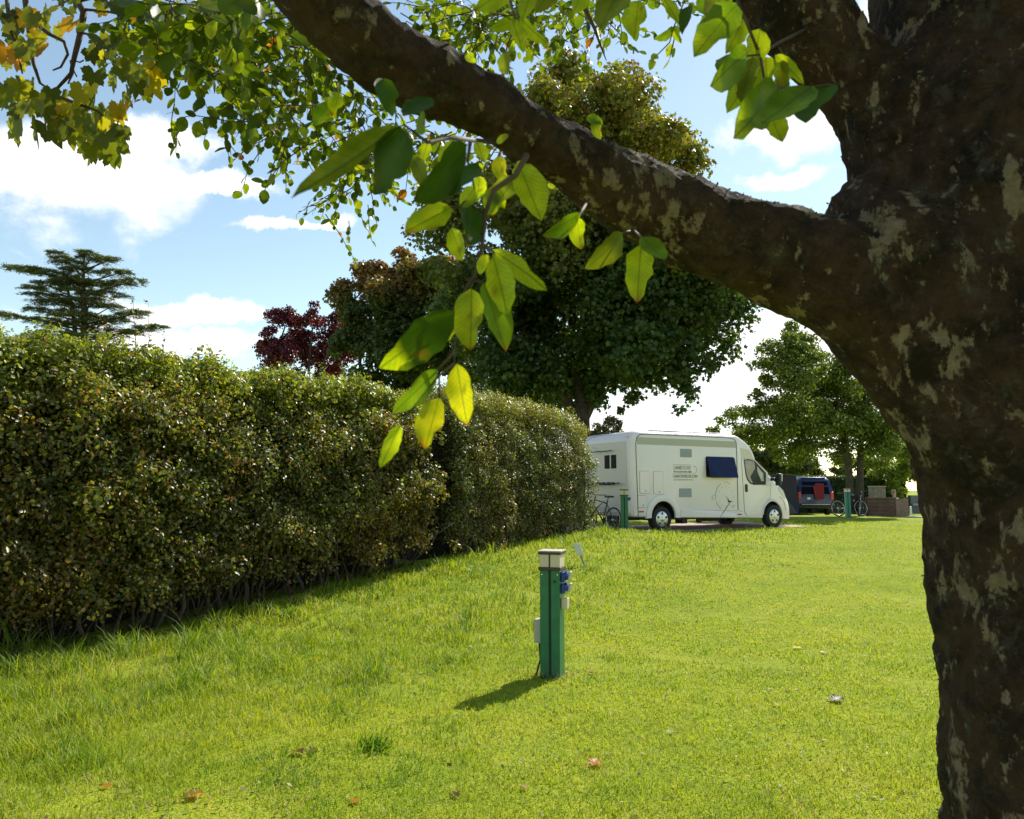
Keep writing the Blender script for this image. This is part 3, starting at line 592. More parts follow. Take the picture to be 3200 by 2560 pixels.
# cedar far left
Yd = 47.0; tb = P(172*1.484, 1500, Yd); g0 = float(hh(tb[0], Yd))
root = thing('cedar_tree', 'flat-layered dark conifer standing over the hedge at the left', 'tree', (tb[0], Yd, g0)); inv = np.array(root.location)
b = MB(); NP, ND = [], []
def tier(u0, v0, u1, v1, droop=1.0, Y1=None, wid=1.0):
    a = P(u0*1.484, v0*1.484, Yd); e = P(u1*1.484, v1*1.484, Y1 if Y1 else Yd+rng.uniform(-1.5, 1.5)); Ln = np.linalg.norm(e-a); k = 9; pts = []
    for i in range(k+1):
        s = i/k; q = a+(e-a)*s; q[2] = a[2]+(e[2]-a[2])*(1-(1-s)**2.4)+.02*Ln*math.sin(s*7+u1)-.03*Ln*s**6; pts.append(q)
    b.tube([q-inv for q in pts], [.10*(1-.9*i/k)+.01 for i in range(k+1)], 5)
    dirv = unit(e-a); side = unit(np.cross(dirv, [0, 0, 1]))
    for i in range(1, k*6):
        s = .12+.88*i/(k*6); j = s*k; j0 = min(k-1, int(j)); q = pts[j0]+(pts[j0+1]-pts[j0])*(j-j0)
        w_ = wid*.12*Ln*(math.sin(math.pi*min(1, s*.93+.05))**.7)*rng.uniform(.4, 1.2)+.10
        for sd in (-1, 1):
            tip = q+side*sd*w_*rng.uniform(.5, 1)+dirv*w_*rng.uniform(.2, .7)+np.array([0, 0, -rng.uniform(-.06, .16)])
            b.tube([q-inv, tip-inv], [.012, .006], 3, False)
            m_ = 15; tt = rng.random(m_)[:, None]; NP.append(q+(tip-q)*tt+rng.normal(size=(m_, 3))*np.array([.05, .05, .03])); ND.append(np.tile(unit(tip-q), (m_, 1))*.8+rng.normal(size=(m_, 3))*.5+np.array([0, 0, .25]))
def plate(u, v, ru):
    c = P(u*1.484, v*1.484, Yd+rng.uniform(-.3, .3)*ru*.03); rr_ = ru*1.484*Yd/F; tk = P(176*1.484, (v+22+ru*.25)*1.484, Yd)
    b.tube([tk-inv, (tk*.4+c*.6)+np.array([0, 0, -.05])-inv, c-inv], [.07, .045, .02], 5)
    ph = rng.uniform(0, 6.28); outd = np.array([c[0]-tk[0], 0, 0])
    for _ in range(int(20+ru*3.0)):
        a_ = rng.random()*6.283; edge = 1+.30*math.sin(3*a_+ph)+.22*math.sin(7*a_+ph*2); q = math.sqrt(rng.random())*edge
        o_ = np.array([math.cos(a_)*q*rr_, math.sin(a_)*q*rr_*.8, .10*rr_*(1-q*q)+rng.normal()*.045*rr_**.5])
        dv = unit(np.array([math.cos(a_), math.sin(a_), -.25*q+.10])); ln = rng.uniform(.25, .5); base = c+o_; tip = base+dv*ln
        b.tube([base-inv, tip-inv], [.012, .004], 3, False)
        m_ = 22; tt = rng.random(m_)[:, None]; NP.append(base+(tip-base)*tt+rng.normal(size=(m_, 3))*np.array([.07, .07, .025])); ND.append(np.tile(dv, (m_, 1))*.6+rng.normal(size=(m_, 3))*np.array([.6, .6, .3])+np.array([0, 0, .1]))
for (u, v, ru) in [(118, 532, 9), (132, 545, 18), (180, 531, 9), (192, 541, 18), (152, 556, 30), (215, 549, 22), (234, 545, 9), (30, 565, 18), (60, 567, 24), (92, 573, 30), (125, 582, 36), (172, 572, 36), (235, 574, 24), (258, 572, 9), (150, 596, 44), (282, 592, 20), (255, 598, 22), (200, 598, 36), (105, 603, 34),
                   (70, 606, 14), (160, 618, 48), (228, 622, 34), (88, 622, 24), (190, 637, 44), (118, 640, 38), (232, 647, 24), (78, 652, 20), (150, 662, 44), (292, 658, 16), (268, 664, 20), (240, 672, 26), (200, 680, 40), (96, 676, 34), (150, 690, 48), (332, 688, 13), (305, 692, 18), (280, 700, 22), (240, 700, 36), (120, 706, 44), (180, 715, 60),
                   (150, 640, 60), (170, 670, 60), (165, 600, 50), (10, 662, 14), (30, 668, 16)]:
    plate(u, v, ru)
b.tube([np.array([tb[0], Yd, g0])-inv, P(178*1.484, 700*1.484, Yd)-inv, P(176*1.484, 600*1.484, Yd)-inv, P(177*1.484, 535*1.484, Yd)-inv], [.5, .22, .12, .03], 8)
b.tube([P(168*1.484, 760*1.484, Yd)-inv, P(150*1.484, 640*1.484, Yd)-inv, P(128*1.484, 548*1.484, Yd)-inv], [.16, .1, .02], 8)
b.build('trunk', MT['bark2'], root, True)
NP = np.concatenate(NP); ND = np.concatenate(ND); n = len(NP)
scatter('crown', T_NEEDLE, NP-inv, ND, rand_dir(n), rng.uniform(.07, .17, n), leafcolor(n, [(.06, .085, .03), (.09, .115, .035), (.14, .15, .045)], [.5, .3, .2]), MT['tleaf'], root)

# distant bush mass and hedges
def bush(name, label, pts, Y, n, leaf, cols, w, spread=1.2, group=None, tmpl=T_SMALL, cat='bush', rsub=(.25, .6), dens=.8):
    u, v, r = pts[0]; tb = P(u*1.484, 1500, Y); root = thing(name, label, cat, (tb[0], Y, float(hh(tb[0], Y))), 0, group)
    fill_tree(root, px_blobs(pts, Y, spread=spread), n, leaf, lambda p_, k_, m_: leafcolor(m_, cols, w), tmpl, MT['tleaf'], rsub=rsub, dens=dens)
    return root
rt = bush('young_tree', 'sparse thin-twigged tree just above the rear of the motorhome roof', [(1262, 900, 16), (1285, 890, 18), (1305, 895, 12), (1248, 915, 14), (1275, 915, 22), (1300, 925, 24), (1270, 950, 30)], 44, 3600, .14, [(.07, .08, .04), (.10, .09, .05)], [.6, .4], 1.0, cat='tree', rsub=(.2, .5))
limbs(rt, tuple(rt.location), [P(u*1.484, v*1.484, 44) for u, v in [(1258, 890), (1285, 878), (1305, 888), (1275, 900)]], .12, seed=12, n2=5)
rb_ = bush('bush', 'pale yellow-green bush sunlit at the right end of the far clipped hedge', [(1860, 985, 28), (1880, 1005, 22), (1900, 975, 30), (1840, 975, 22), (1890, 1035, 16), (1882, 1060, 12)], 44, 9000, .13, [(.22, .27, .03), (.15, .20, .03)], [.6, .4], .8)
rb_ = bush('bush', 'long row of rough green shrubs behind the far clipped hedge', [(1530, 960, 30), (1560, 985, 35), (1600, 950, 40), (1640, 985, 35), (1680, 970, 35), (1720, 985, 30), (1770, 985, 26), (1810, 985, 26), (1500, 985, 30), (1850, 990, 30), (1900, 985, 34), (1950, 985, 34)], 49, 44000, .17, [(.10, .14, .03), (.07, .11, .025), (.16, .18, .03), (.16, .12, .06)], [.35, .3, .25, .1], 1.0)
def clipped(label, x0, x1, y, ztop, thick=1.4, n=60000):
    root = thing('clipped_hedge', label, 'hedge', ((x0+x1)/2, y, float(hh(0, y)))); inv = np.array(root.location); g = inv[2]
    b = MB(); b.box(((x0+x1)/2-inv[0], thick/2+.1, (ztop-g)/2-.08), (x1-x0-.2, thick-.2, ztop-g-.12)); b.build('dark_core', MT['core'], root)  # near-black box, shade between the leaves put in as a surface
    s = rng.random(n)*(ztop-g+thick+1.2); X_ = rng.uniform(x0, x1, n); face = s < ztop-g; top = (s >= ztop-g) & (s < ztop-g+thick)
    Xe = np.where(face | top, X_, x1); Ye = np.where(face, y, np.where(top, y+(s-(ztop-g)), y+rng.random(n)*thick)); Ze = np.where(face, g+s, np.where(top, ztop, g+rng.random(n)*(ztop-g)))
    pos = np.stack([Xe, Ye, Ze], -1); nd = np.where(face[:, None], [0, -1, .2], np.where(top[:, None], [0, 0, 1], [1, 0, .2])).astype(float)
    pos = pos+nd*(.07*wob(pos, 1.5, 8)+.04*rng.normal(size=n))[:, None]; nr = unit(nd+.6*rng.normal(size=(n, 3)))
    scatter('foliage', T_SMALL, pos-inv, np.cross(nr, rand_dir(n)), nr, .10*rng.uniform(.6, 1.3, n), leafcolor(n, [(.04, .075, .02), (.06, .10, .025)], [.6, .4]), MT['leaf'], root)
clipped('tall flat-topped dark clipped hedge behind the forked tree and brown boards', 11.5, P(2828, 1500, 45)[0], 45, P(2600, 1492, 45)[2])

# ------------------------------------------------------------------ power posts
def bollard(label, loc, rz, paint, full=True):
    r = thing('power_post', label, 'hookup post', loc, rz, 'green hookup posts with cream lamp heads')
    w, d = .182, .182
    b = MB(); b.box((-w/4-.004, 0, .468), (w/2-.012, d, .936)); b.box((w/4+.004, 0, .468), (w/2-.012, d, .936)); b.box((0, .003, .46), (.02, d-.02, .92))
    b.build('post', paint, r, bevel=.004)
    b = MB(); b.box((0, -d/2+.006, .468), (.016, .004, .92)); b.build('groove', MT['groove'], r)
    b = MB(); b.box((0, 0, .949), (w+.02, d+.02, .026)); b.build('collar', MT['brownp'], r, bevel=.003)
    b = MB(); b.box((0, 0, 1.018), (w+.004, d+.004, .112)); b.build('lamp_lens', MT['lens'], r, bevel=.004)
    b = MB(); b.box((0, -d/2-.003, 1.018), (.014, .006, .110)); b.box((0, 0, 1.084), (w+.024, d+.024, .022)); b.build('lamp_frame', MT['brownp'], r, bevel=.002)
    b = MB(); b.box((0, 0, 1.101), (w+.030, d+.030, .012)); b.build('cap', MT['capm'], r, bevel=.003)
    if full:
        b = MB(); b.lathe([(0, .0), (.011, .0), (.013, -.004), (.013, -.01)], 14, Matrix.Translation((.045, -d/2-.002, .84)) @ Matrix.Rotation(R(90), 4, 'X')); b.build('keyhole', MT['groove'], r)
    if full:
        for (x_, z_) in ((-.07, .90), (-.07, .05), (.07, .05), (.07, .90)): b = MB(); b.lathe([(0, .0), (.006, .0), (.007, -.003)], 10, Matrix.Translation((x_, -d/2-.001, z_)) @ Matrix.Rotation(R(90), 4, 'X')); b.build('screw', MT['chrome'], r)
    for z in ((.875, .775) if full else (.86,)):
        m = Matrix.Translation((w/2, -.01, z)) @ Matrix.Rotation(R(90), 4, 'Y')
        b = MB(); b.box((w/2+.016, -.01, z), (.032, .085, .088)); so_ = b.build('socket', MT['bsock'], r, bevel=.008)
        b = MB(); b.lathe([(.0, .02), (.038, .02), (.040, .045), (.040, .062), (.0, .064)], 18, m @ Matrix.Rotation(R(-18), 4, 'Y')); b.build('socket_lid', MT['bsock'], so_, 'auto')
        b = MB(); b.box((w/2+.075, -.01, z+.012), (.014, .07, .075), ry=R(14)); b.build('lid_edge', MT['gbox'], so_, bevel=.004)
    if full:
        b = MB(); b.box((w/2+.028, -.005, .645), (.055, .085, .095)); b.box((w/2+.03, -.03, .697), (.05, .02, .012)); b.build('switch_box', MT['lens'], r, bevel=.005)
        b = MB(); b.box((-w/2-.036, .02, .395), (.068, .11, .205)); jb = b.build('junction_box', MT['gbox'], r, bevel=.005)
        b = MB(); b.box((-w/2-.036, .02-.057, .395), (.060, .004, .19)); b.build('lid', MT['gbox'], jb)
        b = MB(); b.tube([(-w/2-.03, 0, .30), (-w/2-.025, 0, .24), (-w/2-.018, -.01, .15), (-w/2-.04, -.02, .06), (-w/2-.06, -.02, .0)], .008, 8); b.build('cable', MT['dark'], r, True)
    return r
p = G(1727, 2114); bollard('nearest green power post with blue sockets, standing on the lawn in front of the hedge', (p[0], p[1], p[2]-.01), R(-17), MT['green'])
p = gz(1952, 1678, .48); bollard('middle green power post beside the rear corner of the motorhome', (p[0], p[1], float(hh(p[0], p[1]))-.01), R(-6), MT['green'], False)
p = P(2651, 1617, 28.8); bollard('farthest teal power post, in front of the forked tree', (p[0], p[1], float(hh(p[0], p[1]))-.01), R(-12), MT['green2'], False)

# small white marker leaning in the grass
p = G(1829, 1772); r = thing('marker_stake', 'small white blank marker board on a stake, leaning in the grass beside the hedge', 'marker', tuple(p)); r.rotation_euler = (R(6), R(-20), R(-25))
b = MB(); b.box((0, 0, .17), (.022, .018, .40)); b.build('stake', MT['greyw'], r)
b = MB(); b.prism([(-.06, .22), (.06, .20), (.065, .42), (.03, .41), (.02, .44), (-.055, .43)], lambda a, c, t: (a, t, c), -.018, -.010); b.build('board', MT['wsign'], r)

# ------------------------------------------------------------------ motorhome (local x forward, y away from the camera, z up; origin at the near rear wheel)
mh = thing('motorhome', 'white motorhome with open blue side window and pale clock print, on the gravel pitch', 'motorhome', tuple(MH0), MHA)
W = 2.18
ST = [(-1.02, .46, 2.46, .10), (-1.00, .43, 2.56, .05), (-.95, .41, 2.62, .02), (-.86, .40, 2.665, .0), (-.5, .39, 2.67, 0), (.3, .36, 2.675, 0), (1.2, .345, 2.68, 0), (2.2, .325, 2.68, 0), (2.70, .315, 2.68, 0), (2.80, .31, 2.68, 0), (2.92, .31, 2.655, .012),
      (3.05, .305, 2.60, .03), (3.20, .30, 2.53, .04), (3.38, .295, 2.42, .06), (3.50, .29, 2.28, .075), (3.58, .29, 2.15, .085), (3.63, .285, 2.05, .09), (3.68, .285, 1.99, .09), (3.96, .28, 1.80, .10), (4.2, .28, 1.645, .11), (4.35, .28, 1.54, .12), (4.47, .28, 1.44, .13), (4.62, .28, 1.335, .14),
      (4.78, .27, 1.21, .15), (4.92, .25, 1.05, .17), (5.03, .24, .90, .19), (5.09, .24, .76, .21), (5.13, .25, .64, .24), (5.15, .28, .55, .30), (5.155, .34, .48, .40)]
def side_y(x): return float(np.interp(x, [s[0] for s in ST], [s[3] for s in ST]))
def ring(zb, zt, ins, rt=.13, rb=.05):
    y0, y1 = ins, W-ins; h = zt-zb; rt = min(rt, h*.45); rb = min(rb, h*.3); o = []
    for cx_, cz, r_, a0 in ((y0+rb, zb+rb, rb, 180), (y1-rb, zb+rb, rb, 270), (y1-rt, zt-rt, rt, 0), (y0+rt, zt-rt, rt, 90)):
        for k in range(7): a = R(a0+90*k/6); o.append((cx_+r_*math.cos(a), cz+r_*math.sin(a)))
    return o
b = MB(); rings = []
for x, zb, zt, ins in ST: rings.append([(x, y, z) for y, z in ring(zb, zt, ins, .13 if x < 3.6 else .22)])
n = len(rings[0]); v = [q for r_ in rings for q in r_]; f = []
for i in range(len(rings)-1):
    for k in range(n): f.append((i*n+k, i*n+(k+1) % n, (i+1)*n+(k+1) % n, (i+1)*n+k))
f.append(tuple(range(n))); f.append(tuple(range((len(rings)-1)*n, len(rings)*n))[::-1])
b.add(v, f); body = b.build('body', MT['white'], mh)
RW = .335
for (x, z, r) in ((.03, .40, .415), (4.27, .36, .42)):
    for y0, y1 in ((-.3, .34), (W-.34, W+.3)):
        cm = MB(); cm.prism([(x+r*math.cos(2*math.pi*i/48), z+r*math.sin(2*math.pi*i/48)) for i in range(48)], lambda a_, c_, t_: (a_, t_, c_), y0, y1); cu = cm.build('cut', MT['dark'], mh)
        md = body.modifiers.new('b', 'BOOLEAN'); md.object = cu; md.operation = 'DIFFERENCE'; md.solver = 'EXACT'; md.material_mode = 'TRANSFER'
        dg = bpy.context.evaluated_depsgraph_get(); nm = bpy.data.meshes.new_from_object(body.evaluated_get(dg)); body.modifiers.clear(); body.data = nm; bpy.data.objects.remove(cu)
body.data.materials.append(MT['dark']) if len(body.data.materials) < 2 else None
_di = [i for i, m_ in enumerate(body.data.materials) if m_ == MT['dark']][0]
for pl_ in body.data.polygons:
    c_ = pl_.center
    for (x, z, r_) in ((.03, .40, .415), (4.27, .36, .42)):
        dd_ = math.hypot(c_.x-x, c_.z-z)
        if (abs(c_.y-.34) < .01 or abs(c_.y-(W-.34)) < .01) and dd_ < r_+.01 or (abs(dd_-r_) < .012 and (.012 < c_.y-side_y(c_.x) < .345 or .012 < W-side_y(c_.x)-c_.y < .345)): pl_.material_index = _di
body.data.polygons.foreach_set('use_smooth', [True]*len(body.data.polygons)); body.data.set_sharp_from_angle(angle=R(35))

def side(pts, x_off=0, d=-.003, th=.006):           # panel lying on the near side, follows its curve
    bb = MB(); nn = len(pts); vv = [(x, side_y(x)+d-th, z) for x, z in pts]+[(x, side_y(x)+d+th, z) for x, z in pts]
    return bb.add(vv, [tuple(range(nn)), tuple(range(nn, 2*nn))[::-1]]+[(i, (i+1) % nn, nn+(i+1) % nn, nn+i) for i in range(nn)])
def rrect(x0, z0, x1, z1, r=.03, k=3):
    o = []
    for cx_, cz, a0 in ((x1-r, z1-r, 0), (x0+r, z1-r, 90), (x0+r, z0+r, 180), (x1-r, z0+r, 270)):
        for i in range(k+1): a = R(a0+90*i/k); o.append((cx_+r*math.cos(a), cz+r*math.sin(a)))
    return o
def line(pts, w=.008, d=-.002, bb=None):            # a thin gap or trim following the side
    bb = bb or MB(); bb.tube([(x, side_y(x)+d, z) for x, z in pts], w, 5); return bb
# wheel arch flares and skirt
def arch(x, z, r, r2, a0, a1, name='wheel_arch'):
    bb = MB(); k = 22; vv = []; 
    for i in range(k+1):
        a = R(a0+(a1-a0)*i/k)
        for rr_, dy in ((r-.004, .02), (r-.004, -.035), (r+.03, -.045), (r2-.03, -.03), (r2, .004)): 
            xx = x+rr_*math.cos(a); vv.append((xx, side_y(xx)+dy, z+rr_*math.sin(a)))
    ff = []
    for i in range(k):
        for j in range(4): q = i*5+j; ff.append((q, q+1, q+6, q+5))
    ff += [(0, 1, 2, 3, 4), tuple(k*5+j for j in range(5))]
    return bb.add(vv, ff).build(name, MT['white'], mh, 'auto')
arch(.03, .40, .415, .60, -4, 184); arch(4.27, .36, .42, .49, -8, 176)
side([(-.93, .44), (-.93, .60), (-.53, .60), (-.48, .44)], d=-.008).build('skirt', MT['white'], mh, bevel=.004); b = MB(); b.add(*[x for x in (lambda m_: (m_.v, m_.f))(side([(.62, .38), (.68, .585), (2.80, .54), (3.02, .49), (3.04, .335), (2.7, .33)], d=-.008))]); b.build('skirt', MT['white'], mh, bevel=.004)
# pale corner trims, roof band
b = MB(); k = 10
pts = [(-.80, .42), (-.82, 1.2), (-.84, 2.0), (-.845, 2.35), (-.80, 2.50), (-.70, 2.575), (-.5, 2.59), (1, 2.595), (2.5, 2.59), (2.70, 2.56), (2.78, 2.47), (2.79, 2.3), (2.785, 1.5), (2.775, .55)]
line(pts, .013, -.001).build('side_trim', MT['seam'], mh, True)
side([(-.80, 2.50), (2.755, 2.49), (2.765, 2.31), (-.80, 2.31)], d=-.001, th=.003).build('roof_stripe', MT['band'], mh)
b = MB(); b.prism([(2.95, 2.31), (3.38, 2.27), (3.49, 2.10), (3.54, 1.99), (3.0, 1.99)], lambda a, c, t: (a, side_y(a)+t, c), -.004, .01); b.build('cab_stripe', MT['cream'], mh)
# vents, hatches
for (x0, z0, x1, z1, nm, mt_) in ((.68, 2.0, 1.09, 2.23, 'vent', 'vent'), (.61, .91, 1.05, 1.15, 'vent', 'vent')):
    o = side(rrect(x0, z0, x1, z1, .015), d=-.004).build(nm, MT[mt_], mh, bevel=.002)
    bb = MB()
    for i in range(7): z_ = z0+.03+(z1-z0-.06)*i/6; bb.box(((x0+x1)/2, -.012, z_), (x1-x0-.05, .006, .008))
    bb.build('slats', MT['vent'], o)
for (x0, z0, x1, z1) in ((-.73, 1.02, -.40, 1.60), (-.27, 1.0, .07, 1.60), (-.88+.08, .65, -.51, .96)):
    o = side(rrect(x0, z0, x1, z1, .03), d=-.003, th=.005).build('locker_door', MT['white'], mh, bevel=.002)
    q = rrect(x0, z0, x1, z1, .03); line(q+[q[0]], .007, -.001).build('seal', MT['seam'], o, True)
    bb = MB(); bb.box(((x0+x1)/2+.02, -.014, z0+.06), (.03, .012, .02)); bb.build('latch', MT['dark'], o)
for x in (-.705, 2.83):
    z_ = .54 if x < 0 else .415
    side(rrect(x-.075, z_-.018, x+.075, z_+.018, .01), d=-.022 if x < 0 else -.02).build('reflector', MT['red'], mh)
# open side window, hinged at its top
b = side(rrect(1.60, 1.46, 2.68, 2.04, .05), d=-.002).build('side_window', MT['dark'], mh)
bb = MB(); a_ = R(14); L_ = .60
def wv(x, s, t): return (x, -.02-s*math.sin(a_)-t*math.cos(a_), 2.03-s*math.cos(a_)+t*math.sin(a_)*.0)
bb.prism(rrect(1.60, 0.0, 2.66, L_, .04), lambda x, s, t: wv(x, s, t), 0, .02); bb.build('pane', MT['blue'], b, bevel=.006)
for x in (1.70, 2.56): bb = MB(); bb.tube([(x, -.0, 1.55), (x, -.02-.5*math.sin(a_), 2.03-.5*math.cos(a_))], .007, 6); bb.build('window_stay', MT['chrome'], b)
# cab door, glass
gl = [(3.11, 1.955), (3.30, 1.965), (3.55, 1.935), (3.62, 1.86), (3.94, 1.60), (3.965, 1.32), (3.93, 1.275), (3.5, 1.28), (3.36, 1.32), (3.24, 1.42), (3.18, 1.55)]
cd = side([(2.99, 2.02), (3.6, 1.985), (3.72, 1.89), (4.12, 1.62), (4.22, 1.2), (4.2, .86), (4.02, .80), (3.88, .66), (3.82, .42), (3.15, .37), (3.06, .5), (3.03, 1.2)], d=-.001, th=.004).build('cab_door', MT['white'], mh, bevel=.002)
q = [(3.15, .37), (3.06, .5), (3.03, 1.2), (2.99, 2.02), (3.6, 1.985)]; line(q, .006, -.004).build('door_gap', MT['seam'], cd, True)
line([(4.22, 1.30), (4.2, .86), (4.06, .82)], .005, -.006).build('door_gap', MT['seam'], cd, True)
side([(3.08, 1.985), (3.32, 1.995), (3.58, 1.96), (4.05, 1.61), (4.02, 1.26), (3.5, 1.25), (3.34, 1.29), (3.21, 1.40), (3.15, 1.55)], d=-.006, th=.004).build('window_surround', MT['dark'], cd, bevel=.002)
side(gl[:3]+[(3.585, 1.70), (3.62, 1.30), (3.5, 1.28), (3.36, 1.32), (3.24, 1.42), (3.18, 1.55)], d=-.013, th=.003).build('window_glass', mat('grey_glass', (.10, .13, .14), .05, spec=.9, nscale=3, namt=.5), cd)
side([(3.67, 1.80), (3.93, 1.58), (3.95, 1.36), (3.70, 1.36)], d=-.013, th=.003).build('quarter_glass', mat('pale_glass', (.30, .38, .36), .06, spec=.9, nscale=5, namt=.3), cd)  # pale base colour stands for the brightness seen through the pane
b = MB(); b.box((3.155, side_y(3.15)-.02, 1.16), (.085, .03, .22)); b.build('door_handle', MT['dark'], cd, bevel=.012)
b = MB(); b.box((4.22, -.02, 1.42), (.12, .16, .09)); mr_ = b.build('wing_mirror', MT['dark'], mh, bevel=.02)
b = MB(); b.box((4.30, -.14, 1.41), (.12, .17, .36), ry=R(4)); b.build('mirror_housing', MT['dark'], mr_, bevel=.035)
b = MB(); b.box((4.365, -.14, 1.47), (.03, .15, .22), ry=R(4)); b.build('mirror_cover', MT['chrome'], mr_, bevel=.01)
b = MB(); b.prism([(.12, 3.76), (W-.12, 3.76), (W-.2, 4.44), (.2, 4.44)], lambda y, x, t: (x, y, float(np.interp(x, [s[0] for s in ST], [s[2] for s in ST]))+t), -.01, .008); b.build('windscreen', MT['glass'], mh)
b = MB(); b.prism([(4.62, 1.22), (4.80, 1.10), (4.93, .87), (4.86, .84), (4.70, .98), (4.58, 1.12)], lambda x, z, t: (x, side_y(x)+t+.02, z), -.03, .03); b.build('headlamp', mat('headlamp_glass', (.6, .62, .65), .08, spec=.8), mh, bevel=.01)
line([(4.62, .9), (4.75, .84), (4.85, .70), (4.9, .5)], .006, -.004).build('bumper_gap', MT['seam'], mh, True)
# wheels
def wheel(x, y, sgn):
    m = Matrix.Translation((x, y, RW)) @ Matrix.Rotation(R(90)*sgn, 4, 'X')
    b = MB(); b.lathe([(.20, .10), (.215, .112), (.25, .118), (.305, .112), (.330, .09), (RW, .05), (RW, -.05), (.33, -.09), (.30, -.11), (.2, -.1)], 40, m); w = b.build('wheel', MT['tyre'], mh, 'auto')
    b = MB(); b.lathe([(0, .125), (.03, .128), (.05, .118), (.10, .112), (.17, .115), (.205, .10), (.212, .085), (.2, .05)], 40, m); h = b.build('hubcap', MT['silver'], w, 'auto')
    for i in range(5):
        a = 2*math.pi*i/5+.3; b = MB(); mm = m @ Matrix.Translation((.142*math.cos(a), .142*math.sin(a), .1165)) @ Matrix.Rotation(a, 4, 'Z'); b.prism([(-.028, -.030), (.035, -.024), (.035, .024), (-.028, .030)], lambda p_, q_, t: mm @ Vector((p_, q_, t)), -.006, .0015); b.build('vent_hole', MT['dark'], h)
for x in (.03, 4.27): wheel(x, .14, 1); wheel(x, W-.16, -1)
b = MB(); b.box((2.0, W/2, .335), (3.2, 1.5, .08)); b.box((.03, W/2, .33), (.1, 1.7, .1)); b.box((1.1, .5, .25), (.18, .3, .14)); b.box((1.75, .5, .26), (.12, .1, .16)); b.box((2.5, .9, .27), (.5, .3, .12)); b.box((-.62, .5, .32), (.5, .06, .05)); b.build('chassis', MT['dark'], mh)
# roof fittings
b = MB(); b.box((.25, .9, 2.70), (.5, .5, .05)); b.box((.95, .8, 2.705), (.42, .5, .07)); b.build('roof_hatch', MT['cream'], mh, bevel=.015)
b = MB(); b.lathe([(0, .10), (.16, .09), (.22, .05), (.23, 0)], 24, Matrix.Translation((.55, 1.1, 2.69))); b.build('roof_dome', MT['cream'], mh, 'auto')
b = MB(); b.tube([(-.3, .12, 2.70), (2.3, .12, 2.71)], .018, 6); b.build('roof_rail', MT['white'], mh, True)
# rear wall details
b = MB(); b.box((-1.018, W/2, 1.5), (.03, W-.34, 1.8)); rp = b.build('rear_panel', MT['cream'], mh, bevel=.01)
for y in (.72, 1.02): b = MB(); b.box((-1.04, y, 1.87), (.02, .22, .37)); b.build('rear_window', MT['bglass'], mh, bevel=.01)
for y in (.16, 1.1, 1.95): b = MB(); b.box((-.995, y, 2.50), (.03, .12, .025)); b.build('marker_lamp', MT['red'], mh)
b = MB(); b.box((-1.035, W/2, .62), (.08, W-.1, .26)); b.build('rear_bumper', MT['cream'], mh, bevel=.02)
b = MB(); b.tube([(-1.04, .5, 1.30), (-1.16, .5, 1.28), (-1.16, 1.6, 1.28), (-1.04, 1.6, 1.30)], .014, 6); b.tube([(-1.22, .45, 1.26), (-1.22, 1.7, 1.26)], .02, 6); b.tube([(-1.04, .9, 1.25), (-1.26, .9, 1.25)], .014, 6); b.tube([(-1.04, 1.35, 1.25), (-1.26, 1.35, 1.25)], .014, 6)
b.tube([(-1.05, .8, 2.18), (-1.16, .8, 2.16), (-1.16, 1.6, 2.16)], .014, 6)
for y in (.55, .75, .98, 1.2, 1.4): b.box((-1.2, y, 1.29), (.06, .1, .05))
b.build('cycle_rack', MT['dark'], mh)
# lettering and printed clock on the side
def text(s, x, z, size, mt_, parent, sx=1.0, shear=0):
    c = bpy.data.curves.new('lettering', 'FONT'); c.body = s; c.size = size; c.extrude = .001; c.shear = shear; c.materials.append(mt_)
    o = bpy.data.objects.new('lettering', c); COL.objects.link(o); o.parent = parent; o.location = (x, -.006, z); dg = bpy.context.evaluated_depsgraph_get(); nm = bpy.data.meshes.new_from_object(o.evaluated_get(dg)); bpy.data.objects.remove(o); o = bpy.data.objects.new('lettering', nm); COL.objects.link(o); o.parent = parent; o.location = (x, -.006, z); o.rotation_euler = (R(90), 0, 0); o.scale = (sx, 1, 1); return o
text('LAND', .43, 1.665, .135, MT['text'], mh, .85, .1); text('CRUISE', .72, 1.665, .135, MT['text2'], mh, .75, .1)
text('MOTORHOME HIRE', .43, 1.575, .075, MT['text'], mh, .98); text('LANDCRUISE.UK.COM', .41, 1.445, .105, MT['text'], mh, .83); text('MOTORHOME HIRE SALES', .43, 1.365, .06, MT['text2'], mh, .98)
line([(.41, 1.79), (1.05, 1.79)], .006, -.004).build('logo_rule', MT['text2'], mh); line([(.41, 1.545), (1.12, 1.545), (1.2, 1.57), (1.27, 1.64), (1.25, 1.72), (1.15, 1.78)], .005, -.004).build('logo_rule', MT['text2'], mh)
b = MB(); cx_, cz = 2.33, .925
def ringseg(r0, r1, a0, a1, k=14):
    p_ = [(cx_+r1*math.cos(R(a0+(a1-a0)*i/k)), cz+r1*math.sin(R(a0+(a1-a0)*i/k))) for i in range(k+1)]+[(cx_+r0*math.cos(R(a1+(a0-a1)*i/k)), cz+r0*math.sin(R(a1+(a0-a1)*i/k))) for i in range(k+1)]
    b.add([(x, -.007, z) for x, z in p_]+[(x, .0, z) for x, z in p_], [tuple(range(len(p_)))]+[(i, (i+1) % len(p_), len(p_)+(i+1) % len(p_), len(p_)+i) for i in range(len(p_))])
ringseg(.385, .41, 118, 190); ringseg(.385, .41, 200, 238); ringseg(.385, .40, 62, 100); ringseg(.37, .40, -55, -38)
for i in range(12):
    if i in (9,): continue
    a = R(90-30*i); b.box((cx_+.29*math.cos(a), -.006, cz+.29*math.sin(a)), (.018, .004, .035))
